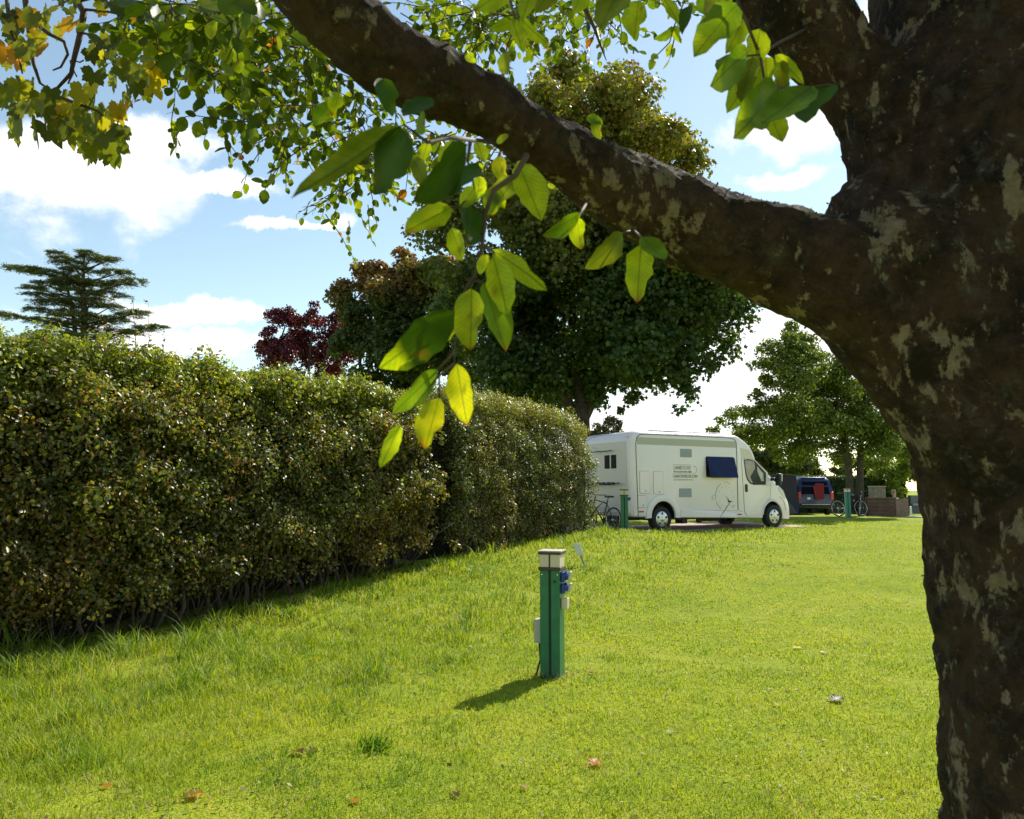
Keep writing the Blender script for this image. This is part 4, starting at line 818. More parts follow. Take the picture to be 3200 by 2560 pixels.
b.box((cx_-.50, -.006, cz-.03), (.015, .004, .12)); b.box((cx_-.47, -.006, cz+.03), (.08, .004, .012)); b.box((cx_-.55, -.006, cz-.03), (.03, .004, .03)); b.box((cx_-.46, -.006, cz-.09), (.07, .004, .012))
b.prism([(2.27, .97), (2.42, .87), (2.40, .84)], lambda x, z, t: (x, t, z), -.008, 0)
b.build('clock_print', MT['clock'], mh)
b = MB(); b.prism([(2.385, .88), (2.44, .80), (2.52, .80), (2.53, .765), (2.41, .76), (2.40, .79)], lambda x, z, t: (x, t, z), -.010, 0); b.tube([(2.47, -.012, .76), (2.07, -.012, .345)], .006, 5); b.build('cable_inlet', MT['dark'], mh)

# ------------------------------------------------------------------ bicycles
def bicycle(label, loc, rz, lean, paint, tint=None):
    r = thing('bicycle', label, 'bicycle', loc, rz, 'bicycles on the site'); r.rotation_euler = (lean, 0, rz)
    for x in (0, 1.03):
        m = Matrix.Translation((x, 0, .335)) @ Matrix.Rotation(R(90), 4, 'X')
        b = MB(); b.torus(.315, .021, m, 32, 8); w = b.build('wheel', MT['tyre2'], r, True)
        b = MB(); b.torus(.285, .010, m, 28, 6); b.lathe([(.0, .05), (.02, .05), (.02, -.05), (0, -.05)], 8, m)
        for i in range(14): a = 2*math.pi*i/14; b.tube([m @ Vector((.02*math.cos(a), .02*math.sin(a), .02*(-1)**i)), m @ Vector((.285*math.cos(a), .285*math.sin(a), 0))], .0025, 3, False)
        b.build('rim', MT['chrome'], w, True)
        if tint: b = MB(); 
    b = MB(); bb_ = (.43, 0, .30); seat = (.28, 0, .82); hd = (.84, 0, .86); hd2 = (.88, 0, .72)
    for p_, q_, rr_ in ((bb_, seat, .017), (bb_, hd2, .019), ((.30, 0, .76), hd, .017), (hd, hd2, .02), (bb_, (0, 0, .335), .011), ((.30, 0, .76), (0, 0, .335), .01)): b.tube([p_, q_], rr_, 8)
    b.build('frame', paint, r, True)
    b = MB(); b.tube([hd2, (.92, .05, .62), (1.03, .055, .335)], .012, 6); b.tube([hd2, (.92, -.05, .62), (1.03, -.055, .335)], .012, 6); b.build('fork', paint, r, True)
    b = MB(); b.tube([hd, (.82, 0, .98)], .013, 6); b.tube([(.76, -.31, 1.01), (.80, -.12, .99), (.84, 0, .99), (.80, .12, .99), (.76, .31, 1.01)], .012, 6); b.build('handlebar', MT['dark'], r, True)
    b = MB(); b.tube([(.28, 0, .82), (.25, 0, .92)], .013, 6); b.prism([(.10, -.07), (.16, -.075), (.40, -.02), (.40, .02), (.16, .075), (.10, .07)], lambda x, y, t: (x, y, t), .92, .965); b.build('saddle', MT['dark'], r, bevel=.008)
    b = MB(); m = Matrix.Translation((.43, -.05, .30)) @ Matrix.Rotation(R(90), 4, 'X'); b.lathe([(.0, .0), (.09, 0), (.09, .006), (0, .006)], 20, m); b.tube([(.43, -.07, .30), (.50, -.08, .15)], .009, 5); b.tube([(.43, .07, .30), (.36, .08, .45)], .009, 5); b.box((.50, -.13, .15), (.09, .10, .02)); b.box((.36, .13, .45), (.09, .10, .02)); b.build('crank', MT['dark'], r)
    return r
def mhp(x, y): q = MH0+MHF*x-MHN*y; return (q[0], q[1], float(hh(q[0], q[1])))
bp = mat('dark_frame_paint', (.05, .015, .02), .3); bp2 = mat('black_frame_paint', (.02, .02, .025), .3)
p = mhp(-1.42, .30); bicycle('dark bicycle nearest the green post, leaning at the rear of the motorhome', p, MHA+R(92), R(5), bp2)
p = mhp(-1.75, .75); bicycle('dark red bicycle nearer the hedge end, leaning behind the motorhome', p, MHA+R(70), R(-6), bp)
p = P(2622, 1606, 30.5); bicycle('bicycle lying back against the left of the forked trunk, behind the teal post', (p[0], p[1], float(hh(p[0], p[1]))), R(12), R(-8), MT['dark'])
p = P(2684, 1606, 30.2); bicycle('bicycle with bright metal handlebar between the forked trunk and the brown boards', (p[0], p[1], float(hh(p[0], p[1]))), R(62), R(5), mat('silver_frame_paint', (.3, .3, .33), .3, metal=.5))

# ------------------------------------------------------------------ blue van and its awning
VY = 39.; p = P(2552, 1612, VY); vz = float(hh(p[0], VY)); VWD = 1.78
vn = thing('van', 'dark blue van seen from behind, red lamps, maroon cloth at its rear window', 'van', (p[0], VY, vz), R(-6))
VS = [(0, .35, .62, .04), (.02, .33, 1.05, .0), (.10, .32, 1.5, .03), (.22, .32, 1.80, .10), (.38, .32, 1.92, .13), (1.0, .32, 1.95, .12), (3.0, .32, 1.93, .12), (3.4, .32, 1.85, .13), (3.9, .32, 1.45, .10), (4.1, .32, 1.15, .05), (4.6, .33, 1.02, .1), (4.75, .4, .7, .25)]
b = MB(); rings = []
for y, zb, zt, ins in VS:
    o = []
    hw = VWD/2
    for (xx, zz) in [(-hw+.05, zb), (hw-.05, zb), (hw, zb+.1), (hw-.005, min(zt-.05, 1.0)), (hw-ins*.5, zb+(zt-zb)*.75), (hw-ins-.02, zt-.08), (hw-ins-.12, zt), (-hw+ins+.12, zt), (-hw+ins+.02, zt-.08), (-hw+ins*.5, zb+(zt-zb)*.75), (-hw+.005, min(zt-.05, 1.0)), (-hw, zb+.1)]: o.append((xx, y, zz))
    rings.append(o)
n = 12; v = [q for r_ in rings for q in r_]; f = [(i*n+k, i*n+(k+1) % n, (i+1)*n+(k+1) % n, (i+1)*n+k) for i in range(len(rings)-1) for k in range(n)]+[tuple(range(n)), tuple(range((len(rings)-1)*n, len(rings)*n))]
b.add(v, f).build('body', MT['van'], vn, 'auto')
b = MB(); b.prism([(-.70, 1.08), (.70, 1.08), (.62, 1.72), (-.62, 1.72)], lambda x, z, t: (x, .03+(z-1.05)*.24+t, z), -.035, -.005); tg = b.build('rear_window', MT['bglass'], vn, bevel=.01)
b = MB(); b.prism([(-.05, .80), (.38, .84), (.42, 1.62), (.05, 1.64), (-.12, 1.45)], lambda x, z, t: (x, -.075+max(0, z-1.05)*.24+t+.03*math.sin(x*14), z), -.03, .01); b.build('hanging_cloth', MT['maroon'], vn)
for s in (-1, 1): b = MB(); b.box((s*.80, -.005, 1.0), (.13, .07, .38)); b.build('tail_lamp', MT['lamp'], vn, bevel=.015)
b = MB(); b.box((0, -.06, .45), (VWD-.02, .14, .2)); b.box((0, -.09, .555), (VWD-.1, .14, .012)); b.build('bumper', MT['dark'], vn, bevel=.02)
b = MB(); b.box((0, -.165, .56), (VWD-.3, .015, .015)); b.build('bumper_strip', MT['chrome'], vn)
b = MB(); b.box((-.35, -.02, .86), (.16, .02, .12)); b.build('number_plate', MT['wsign'], vn)
for x in (-1, 1):
    for y in (.85, 3.75):
        m = Matrix.Translation((x*(VWD/2-.12), y, .31)) @ Matrix.Rotation(R(90), 4, 'Y'); b = MB(); b.lathe([(0, .1), (.18, .1), (.3, .1), (.31, .06), (.31, -.06), (.3, -.1), (0, -.1)], 24, m); b.build('wheel', MT['tyre'], vn, 'auto')
for x in (-1, 1): b = MB(); b.tube([(x*.62, .4, 1.97), (x*.62, 2.8, 1.99)], .02, 6); b.build('roof_rail', MT['chrome'], vn, True)
b = MB(); b.box((0, .35, 1.945), (1.2, .12, .02)); b.build('rear_spoiler', MT['van'], vn, bevel=.008)
aw = thing('awning', 'dark grey drive-away awning tent joined to the left side of the blue van', 'awning', (p[0]-1.02, VY+.25, vz), R(-6))
b = MB(); zt_ = 2.02
pts = [(-1.9, 1.95), (-1.3, 2.03), (-.4, 2.04), (.15, 1.99), (.12, 1.4), (.10, .6), (.05, .12), (-.3, .02), (-1.9, .02)]
def awf(x, z, t): return (x, t-.75*max(0, 1-z/2.0)+.03*math.sin(x*9+z*5), z)
b.prism(pts, awf, .0, 2.2); b.build('canopy', MT['tent'], aw)
b = MB(); b.prism([(-1.35, 1.75), (-1.22, 1.72), (-.3, .55), (-.02, .12), (-.45, .1), (-.9, .9)], lambda x, z, t: (x, awf(x, z, 0)[1]-.10+t, z), 0, .02); b.build('door_flap', mat('tent_flap', (.09, .09, .10), .8), aw)
b = MB(); b.tube([(-1.5, -.0, 2.03), (-.6, .0, 2.08), (.1, 0, 2.02)], .03, 6); b.build('tent_pole', MT['tent'], aw, True)

# ------------------------------------------------------------------ brown board enclosure, grey board, person, far wall, path
Yb = 31.0; pa = P(2712, 1610, Yb); pb = P(2800, 1613, 30.6); pc = P(2839, 1608, 31.4); gb = float(hh(pa[0], Yb))
wb = thing('board_enclosure', 'low brown wooden board enclosure to the right of the forked tree', 'enclosure', (pa[0], pa[1], gb), 0)
def panel(bb, q0, q1, z0, z1, th=.04, nb=1):
    d = np.array(q1[:2])-np.array(q0[:2]); L_ = np.linalg.norm(d); a = math.atan2(d[1], d[0])
    for i in range(nb):
        zc_ = z0+(z1-z0)*(i+.5)/nb; c = (np.array(q0[:2])+d/2); bb.box((c[0]-pa[0], c[1]-pa[1], zc_), (L_, th, (z1-z0)/nb-.008), rz=a)
b = MB(); panel(b, pa, pb, .0, .74, nb=5); b.build('front_boards', MT['brownw'], wb)
b = MB(); panel(b, pb, pc, .0, .70, nb=5); b.build('side_boards', mat('lighter_boards', (.16, .09, .075), .75, nscale=4, namt=.25), wb)  # side boards use a lighter copy of the brown board colour
b = MB(); panel(b, pa, pb, .74, .765, .09); b.build('top_rail', MT['greyw'], wb)
b = MB()
for q in (pa, pb, pc): b.box((q[0]-pa[0], q[1]-pa[1]+.05, .37), (.08, .08, .78))
b.build('post', MT['brownw'], wb)
b = MB(); b.box((0, 0, .02), (.10, .08, .06)); sb = b.build('stone', MT['greyw'], None, bevel=.01, loc=(pa[0]+.15, pa[1]-.25, gb)); tag(sb, 'small pale stone at the left foot of the brown boards', 'stone')
q0 = P(2712, 1500, 33.5); q1 = P(2766, 1500, 33.5); gg = float(hh(q0[0], 33.5))
gp = thing('fence_panel', 'weathered grey upright board panel behind the brown enclosure', 'panel', (q0[0], 33.5, gg))
b = MB(); zt_ = P(2740, 1521, 33.5)[2]-gg
for i in range(8): w_ = (q1[0]-q0[0])/8; b.box((w_*(i+.5), 0, zt_/2), (w_-.01, .025, zt_))
b.build('boards', MT['greyw'], gp); b = MB(); b.box(((q1[0]-q0[0])/2, -.03, zt_+.01), (q1[0]-q0[0]+.06, .06, .04)); b.build('cap_rail', mat('pale_wood', (.34, .31, .28), .8), gp)
# person sitting behind the boards
pp = P(2794, 1545, 32.2); gp_ = float(hh(pp[0], 32.2)); hz_ = P(2794, 1541, 32.2)[2]
per = thing('person', 'person in pale clothing sitting low behind the brown boards, only head and shoulders showing', 'person', (pp[0], 32.2, gp_), R(200))
def skin_body(name, nodes, edges, radii, material, parent, sub=2):
    me = bpy.data.meshes.new(name); me.from_pydata(nodes, edges, []); o = bpy.data.objects.new(name, me); COL.objects.link(o)
    m1 = o.modifiers.new('s', 'SKIN'); 
    for i, r_ in enumerate(radii): me.skin_vertices[0].data[i].radius = r_ if isinstance(r_, tuple) else (r_, r_)
    me.skin_vertices[0].data[0].use_root = True; m2 = o.modifiers.new('u', 'SUBSURF'); m2.levels = sub; m2.render_levels = sub
    dg = bpy.context.evaluated_depsgraph_get(); nm = bpy.data.meshes.new_from_object(o.evaluated_get(dg)); o.modifiers.clear(); o.data = nm; nm.materials.clear(); nm.materials.append(material)
    nm.polygons.foreach_set('use_smooth', [True]*len(nm.polygons)); o.parent = parent; return o
hz = hz_-gp_           # head centre height
nd = [(0, 0, hz-.72), (0, 0, hz-.5), (0, 0, hz-.30), (0, .0, hz-.20), (0, .01, hz-.13), (0, .0, hz-.03), (0, 0, hz+.08),
      (.17, 0, hz-.26), (.24, .05, hz-.48), (.16, .22, hz-.52), (-.17, 0, hz-.26), (-.24, .05, hz-.48), (-.16, .22, hz-.52),
      (.1, .1, hz-.74), (.14, .48, hz-.66), (.14, .52, max(.06, hz-1.0)), (-.1, .1, hz-.74), (-.14, .48, hz-.66), (-.14, .52, max(.06, hz-1.0))]
ed = [(0, 1), (1, 2), (2, 3), (3, 4), (4, 5), (5, 6), (2, 7), (7, 8), (8, 9), (2, 10), (10, 11), (11, 12), (0, 13), (13, 14), (14, 15), (0, 16), (16, 17), (17, 18)]
rd = [(.16, .12), (.15, .11), (.16, .10), .07, .05, (.085, .10), (.07, .08), .06, .045, .03, .06, .045, .03, .09, .065, .045, .09, .065, .045]
skin_body('body', nd, ed, rd, MT['skin'], per)
skin_body('shirt', [(0, 0, hz-.70), (0, 0, hz-.5), (0, 0, hz-.30), (0, 0, hz-.22), (.17, 0, hz-.26), (.235, .04, hz-.44), (-.17, 0, hz-.26), (-.235, .04, hz-.44)], [(0, 1), (1, 2), (2, 3), (2, 4), (4, 5), (2, 6), (6, 7)], [(.175, .135), (.165, .125), (.175, .115), .08, .075, .06, .075, .06], MT['cloth'], per)
b = MB(); b.lathe([(0, .13), (.06, .12), (.095, .07), (.10, 0), (.085, -.07), (.07, -.10)], 14, Matrix.Translation((0, -.02, hz+.01))); b.build('hair', MT['hair'], per, True)
# far wall, white post, path
q0 = P(2838, 1500, 44); q1 = P(2960, 1500, 44); g_ = float(hh(q0[0], 44)); b = MB(); za = P(2850, 1548, 44)[2]; b.box(((q0[0]+q1[0])/2, 44, (za+g_)/2), (q1[0]-q0[0], .3, za-g_)); o = b.build('wall', MT['wall'], None); tag(o, 'grey-blue rendered wall far off at the right end of the dark hedge', 'wall')
b = MB(); zb_ = P(2850, 1577, 43.6)[2]; b.box(((q0[0]+q1[0])/2, 43.7, zb_), (q1[0]-q0[0], .2, .12)); b.build('ledge', mat('pale_ledge', (.34, .35, .38), .7), o)
q = P(2846, 1594, 36); b = MB(); b.lathe([(0, 0), (.05, 0), (.045, .35), (.04, .40), (0, .42)], 12, Matrix.Translation((q[0], 36, float(hh(q[0], 36))))); o = b.build('white_post', MT['wsign'], None, 'auto'); tag(o, 'short white post in the grass before the far grey wall', 'post')
sheet('path', lambda s, t: (P(2822, 1618, 30)[0]+s*9, 29.2+t*1.1), MT['path'], .02, 10, 3)

# ------------------------------------------------------------------ fallen leaves
def fallen(label, u, v, size, c, rz, tm):
    q = G(u, v); r_ = float(hh(q[0], q[1])); tv, tf = tm; me_v = tv*size*.8*np.array([1, 1, 1.6]); me_v[:, 1] -= size*.5
    o = fastmesh('fallen_leaf', me_v, [i for q_ in tf for i in q_], [len(q_) for q_ in tf], MT['mleaf'], None, np.tile(np.array(c), (len(tv), 1))); o.location = (q[0], q[1], r_+.022); o.rotation_euler = (R(8), R(-6), rz); tag(o, label, 'leaf', 'fallen leaves on the lawn')
YL, OR, BR, PL = (.6, .5, .03), (.55, .2, .02), (.14, .07, .025), (.5, .48, .22)
for i, (u, v, s_, c, l) in enumerate([(985, 2062, .13, YL, 'bright yellow fallen leaf in the long grass left of the near post'), (1845, 2395, .10, OR, 'orange fallen leaf in the short grass below the near post'), (1110, 2516, .08, OR, 'small orange-red fallen leaf near the bottom edge, left of centre'),
      (630, 2492, .12, (.4, .2, .06), 'tan fallen leaf near the bottom edge at the left'), (1420, 2490, .08, BR, 'curled brown fallen leaf low in the middle of the lawn'), (325, 2467, .07, OR, 'tiny red fallen leaf in the long grass at bottom left'), (940, 2362, .10, BR, 'brown fallen leaf by the dark tuft in the lawn'),
      (985, 2350, .09, (.3, .2, .1), 'buff fallen leaf touching the dark tuft in the lawn'), (2595, 2190, .14, (.07, .05, .02), 'dark curled fallen leaf on the mown lawn near the big trunk'), (2430, 2210, .09, PL, 'pale fallen leaf left of the dark curled one'), (2500, 2030, .10, PL, 'pale fallen leaf far out on the mown lawn, left of another pale one'),
      (2575, 2042, .10, PL, 'pale fallen leaf far out on the mown lawn, nearest the trunk'), (1842, 2108, .09, (.3, .12, .06), 'reddish brown fallen leaf at the right foot of the near post'), (1640, 2472, .07, (.5, .3, .25), 'pinkish fallen leaf low in the middle of the photo'), (790, 2042, .08, BR, 'brown fallen leaf below the bare foot of the hedge'), (2090, 2292, .08, PL, 'cream fallen leaf in the middle of the mown lawn')]):
    fallen(l, u, v, s_, c, i*1.7, T_MAPLE if s_ > .09 else T_MAPLE_S)

# darker tufts
def tuft(label, u, v, hgt, n=120):
    q = G(u, v); z = float(hh(q[0], q[1])); d = rand_dir(n); d[:, 2] = np.abs(d[:, 2])+.6; pos = rng.normal(size=(n, 3))*np.array([.05, .05, 0]); o = scatter('grass_tuft', (np.array([(-.03, 0, 0), (.03, 0, 0), (.03, .6, .02), (0, 1, -.05), (-.03, .6, .02)]), [(0, 1, 2, 3, 4)]), pos, d, rand_dir(n), hgt*rng.uniform(.6, 1.2, n), leafcolor(n, [(.09, .19, .015), (.15, .26, .02)], [.5, .5]), MT['grass'])
    o.location = (q[0], q[1], z-.01); tag(o, label, 'grass tuft')
tuft('dark green grass tuft standing out of the lawn left of and below the near post', 1165, 2342, .11); tuft('dark grass tuft at the foot of the hedge shadow, left', 905, 1930, .13)

# ------------------------------------------------------------------ foreground beech
ft = thing('beech_tree', 'large dark lichen-spotted tree filling the right edge, one thick limb crossing overhead', 'tree', (1.25, 1.75, 0)); inv = np.array(ft.location)
def tn(lst): return [(P(u, v, Y), r*Y/F) for u, v, Y, r in lst]
chains = [
    [(3440, 3700, 1.75, 460), (3400, 3000, 1.75, 385), (3365, 2560, 1.75, 350), (3345, 2200, 1.75, 352), (3325, 1900, 1.75, 362), (3310, 1650, 1.75, 372), (3290, 1400, 1.76, 385), (3245, 1150, 1.78, 430), (3215, 850, 1.8, 455), (3160, 550, 1.82, 455), (3140, 250, 1.85, 410), (3130, 0, 1.88, 402), (3120, -500, 1.95, 385), (3160, -1500, 2.2, 350), (3200, -3200, 2.6, 280)],
    [(3330, 1900, 1.75, 260), (3230, 1620, 1.74, 260), (3095, 1380, 1.72, 225), (2960, 1190, 1.72, 194), (2790, 1030, 1.72, 168), (2610, 880, 1.72, 176), (2420, 800, 1.71, 156), (2225, 730, 1.70, 140), (2033, 642, 1.67, 126), (1862, 547, 1.62, 113), (1640, 412, 1.55, 104), (1440, 288, 1.49, 106), (1255, 213, 1.43, 112), (1091, 85, 1.37, 116), (930, -75, 1.32, 118), (700, -380, 1.28, 120), (400, -900, 1.3, 115)],
    [(3080, 1150, 1.76, 330), (2930, 930, 1.74, 270), (2790, 825, 1.73, 225), (2680, 812, 1.72, 190)],
    [(2860, 860, 1.75, 260), (2780, 775, 1.75, 205), (2738, 690, 1.75, 158), (2712, 635, 1.76, 115), (2700, 585, 1.78, 60)],
    [(3060, 900, 1.80, 360), (2900, 640, 1.80, 238), (2850, 520, 1.80, 200), (2745, 330, 1.80, 152), (2600, 165, 1.80, 133), (2448, 0, 1.80, 128), (2250, -230, 1.80, 122), (1900, -700, 1.85, 110), (1400, -1500, 2.1, 95)],
]
mbv, mbf = [], []
b = MB()
for ch in chains:
    t_ = tn(ch); pts = []; rad = []
    P_ = [np.array(a) for a, r_ in t_]; R_ = [r_ for a, r_ in t_]
    for i in range(len(P_)-1):                         # Catmull-Rom for smooth silhouettes
        p0, p1, p2, p3 = P_[max(i-1, 0)], P_[i], P_[i+1], P_[min(i+2, len(P_)-1)]
        for k in range(6):
            s = k/6; pts.append(.5*((2*p1)+(-p0+p2)*s+(2*p0-5*p1+4*p2-p3)*s*s+(-p0+3*p1-3*p2+p3)*s**3)); rad.append(R_[i]+(R_[i+1]-R_[i])*s)
    pts.append(P_[-1]); rad.append(R_[-1]); b.tube(pts, rad, 40)
o = b.build('trunk', MT['bark'], None)
md = o.modifiers.new('r', 'REMESH'); md.mode = 'VOXEL'; md.voxel_size = .011; md = o.modifiers.new('s', 'SMOOTH'); md.factor = .6; md.iterations = 14
dg = bpy.context.evaluated_depsgraph_get(); nm = bpy.data.meshes.new_from_object(o.evaluated_get(dg)); bpy.data.objects.remove(o)
nv = len(nm.vertices); V = np.empty(nv*3, np.float32); nm.vertices.foreach_get('co', V); V = V.reshape(-1, 3).astype(float)
Nn = np.empty(nv*3, np.float32); nm.vertices.foreach_get('normal', Nn); Nn = Nn.reshape(-1, 3)
fibre = np.sin(np.arctan2(V[:, 1]-1.75, V[:, 0]-1.28)*19+V[:, 2]*1.5)
disp = .012*wob(V, 4, 1)+.010*wob(V, 11, 2)+.006*wob(V, 27, 3)+.004*np.abs(wob(V, 22, 4))+.0022*wob(V, 75, 8)+.012*np.clip(wob(V, 6.5, 12)-.45, 0, 1)*2
disp += .007*np.clip(wob(V, 17, 6)-.1, 0, 1)*(Nn[:, 2] > -.2)         # mossy lumps on upper sides
V2 = V+Nn*disp[:, None]
me_f = np.empty(len(nm.loops), np.int32); nm.loops.foreach_get('vertex_index', me_f); Q = me_f.reshape(-1, 4) if len(me_f) == 4*len(nm.polygons) else None
cen = V2[Q].mean(1)
sx = P(2640, 900, 1.72)[0]; up_lim = P(2800, 430, 1.8)
lower = (cen[:, 0] < sx) & (cen[:, 2] < P(2640, 500, 1.75)[2]+np.maximum(0, (sx-cen[:, 0]))*1.0)
dvec = (cen-P(2830, 480, 1.8)); ldir = unit(P(2448, 0, 1.8)-P(2830, 480, 1.8)); upper = (~lower) & (dvec@ldir > 0) & (cen[:, 0] < P(2860, 0, 1.8)[0]-.0) & ((dvec-np.outer(dvec@ldir, ldir))**2).sum(1) .__lt__(.16**2)
def sub(name, mask, parent):
    q = Q[mask]; ids = np.unique(q); mp = -np.ones(nv, int); mp[ids] = np.arange(len(ids)); 
    return fastmesh(name, V2[ids]-inv, mp[q].ravel(), np.full(len(q), 4), MT['bark'], parent, smooth=True)
sub('trunk', ~(lower | upper), ft); sub('branch', lower, ft); sub('branch', upper, ft)
# mossy specks and bark scales along the top of the limbs
def bark_flakes(n):
    idx = rng.choice(np.where((Nn[:, 2] > .25) | (rng.random(nv) < .10))[0], n); p_ = V2[idx]-inv; d = unit(Nn[idx]+.9*rng.normal(size=(n, 3)))
    return p_, d
p_, d_ = bark_flakes(5200); scatter('moss', T_SMALL, p_-d_*.001, d_, rand_dir(len(p_)), rng.uniform(.003, .010, len(p_)), leafcolor(len(p_), [(.06, .06, .025), (.10, .08, .05), (.05, .035, .025)], [.3, .3, .4]), MT['tleaf'], ft)

LB = [beech(9, s, notch=(s % 3 == 0), curl=.06*(s % 4)) for s in range(8)]
YG = (.38, .44, .018); GN = (.14, .22, .018); DG = (.035, .075, .010); OL = (.16, .19, .02); YE = (.46, .44, .015)
SPEC = []      # (base u,v, tip u,v, width ratio, depth, tilt, colour, tipcolour)
def L(u0, v0, u1, v1, w, Y, tilt, c, tip=None, dy=0): SPEC.append((u0, v0, u1, v1, w, Y, tilt, c, tip, dy))
RD = (.5, .08, .01)
k_near = [(950, 436, 851, 494, 1.25, 1.02, .35, YG, RD), (992, 425, 985, 520, 1.2, 1.0, .9, DG, None), (950, 480, 978, 553, 1.0, 1.04, .3, YG, RD), (1036, 527, 1152, 596, .75, 1.0, .5, YG, None), (1038, 540, 1078, 675, .95, .98, .25, YG, None), (1018, 595, 1066, 740, .85, 1.0, .6, GN, RD),
          (993, 608, 992, 742, 1.1, .97, .2, YG, RD), (958, 655, 802, 778, 1.0, .93, .8, DG, YG), (962, 665, 905, 746, .95, 1.0, .25, YG, None), (922, 778, 829, 872, .8, .96, .6, GN, None), (962, 765, 982, 895, .95, .95, .3, YE, RD), (925, 838, 893, 948, 1.3, .95, .15, YE, RD),
          (843, 895, 800, 986, .8, .97, .3, YG, None), (1092, 345, 1140, 462, 1.25, 1.05, .2, YG, None), (1088, 370, 1030, 460, 1.1, 1.1, .6, OL, YG), (985, 305, 872, 425, 1.0, .88, 1.0, DG, None), (1005, 345, 940, 425, 1.2, .92, .9, DG, None), (1000, 395, 965, 440, 1.2, 1.0, .2, YG, None),
          (850, 262, 618, 428, .40, .80, .5, OL, None), (858, 280, 792, 410, 1.3, .82, .9, DG, None), (868, 330, 905, 400, .9, 1.1, .4, OL, None), (1222, 450, 1150, 500, .85, 1.15, .7, GN, None), (1215, 458, 1222, 520, 1.5, 1.15, .2, YG, RD), (1312, 490, 1248, 568, 1.0, 1.15, .7, OL, None),
          (1350, 515, 1341, 632, 1.3, 1.12, .12, YG, RD), (1352, 498, 1398, 556, 1.2, 1.1, .8, GN, None), (1024, 535, 1012, 585, .9, 1.0, .3, YG, None), (808, 165, 835, 228, 1.5, 1.1, .8, DG, None), (905, 205, 850, 250, 1.3, .95, 1.0, DG, None), (895, 240, 868, 275, 1.2, 1., .9, GN, None),
          (1255, 250, 1262, 290, 1.1, 1.45, .4, OL, None), (1235, 245, 1270, 262, 1.1, 1.45, .4, GN, None), (960, 300, 925, 345, 1.2, 1.1, .3, YG, None), (1045, 300, 1075, 285, 1., 1.2, .5, OL, None), (700, 215, 660, 260, 1.4, 1.6, .3, GN, None), (715, 195, 700, 245, 1.4, 1.5, .3, YG, RD), (1010, 372, 1004, 425, 1.1, 1.08, .3, YG, None), (1032, 395, 1062, 440, 1.0, 1.1, .4, YG, None), (1048, 330, 1064, 382, 1.1, 1.15, .3, YE, None), (1102, 338, 1086, 392, 1.0, 1.12, .4, YG, None), (900, 300, 884, 362, 1.0, 1.2, .4, YG, None), (945, 310, 958, 362, 1.1, 1.2, .3, YG, RD), (985, 470, 1000, 505, 1.2, 1.05, .3, YG, None), (1050, 400, 1035, 458, 1.1, 1.1, .2, YG, RD), (920, 330, 935, 385, 1.2, 1.3, .4, OL, None), (1005, 300, 1020, 345, 1.1, 1.2, .3, YG, None)]
k_up = [(1552, 8, 1466, 108, 1.5, 1.1, .3, GN, YG), (1575, 110, 1487, 180, 1.2, 1.1, .8, GN, YG), (1590, 150, 1538, 222, 1.1, 1.15, .2, YG, None), (1640, 185, 1540, 292, 1.15, 1.02, .8, GN, YG), (1710, 182, 1605, 262, 1.0, .98, .9, GN, None), (1622, 240, 1648, 307, 1.25, 1.05, .2, YG, None), (1748, 178, 1698, 262, 1.3, 1.0, .9, DG, None),
        (1632, 115, 1692, 170, .7, 1.2, .3, YG, None), (1612, 120, 1618, 200, 1.2, 1.2, .25, YG, None), (1600, 60, 1590, 140, 1.3, 1.2, .3, YG, None), (1585, 120, 1560, 205, 1.0, 1.15, .3, OL, None), (1345, 0, 1335, 84, 1.6, 1.3, .2, YG, None), (1310, -30, 1262, 60, 1.5, 1.2, .8, OL, None), (1400, 0, 1432, 50, .8, 1.5, .3, YG, None),
        (1420, 55, 1430, 84, 1.0, 1.6, .2, YG, None), (1420, 60, 1385, 85, .8, 1.6, .8, GN, None), (1385, 115, 1368, 130, 1.1, 1.6, .2, YG, None), (1375, 125, 1370, 145, 1., 1.6, .2, YG, None), (1455, 10, 1432, 60, .7, 1.4, .8, DG, None), (1480, -10, 1500, 40, 1.3, 1.2, .3, GN, None), (1530, -20, 1480, 50, 1.4, 1.15, .3, OL, None),
        (1078, 40, 1102, 112, .8, 1.15, .3, YG, None), (1095, 38, 1142, 88, .75, 1.15, .4, YG, None), (1075, 45, 1040, 62, 1.3, 1.15, .3, YG, None), (1060, 110, 1072, 160, 1.5, 1.2, .5, OL, None), (1075, -30, 1010, 20, 1.3, 1.1, .3, YG, None), (1120, -20, 1100, 40, 1.0, 1.1, .2, YG, None), (985, 112, 1000, 128, 1.4, 1.2, .2, YG, None),
        (1170, -30, 1130, 20, 1.4, 1.2, .3, OL, None), (1230, -30, 1210, 25, 1.3, 1.3, .3, YG, None), (1660, 150, 1640, 190, 1.2, 1.3, .3, YG, None), (1565, 40, 1540, 100, 1.3, 1.2, .3, YG, None), (1640, 130, 1655, 185, 1.2, 1.2, .4, OL, None), (1600, 190, 1585, 240, 1.2, 1.15, .3, YG, None), (1545, 110, 1520, 160, 1.2, 1.2, .7, GN, None), (1500, 30, 1490, 90, 1.2, 1.25, .4, YG, None), (1580, 220, 1560, 262, 1.2, 1.1, .4, YG, RD)]
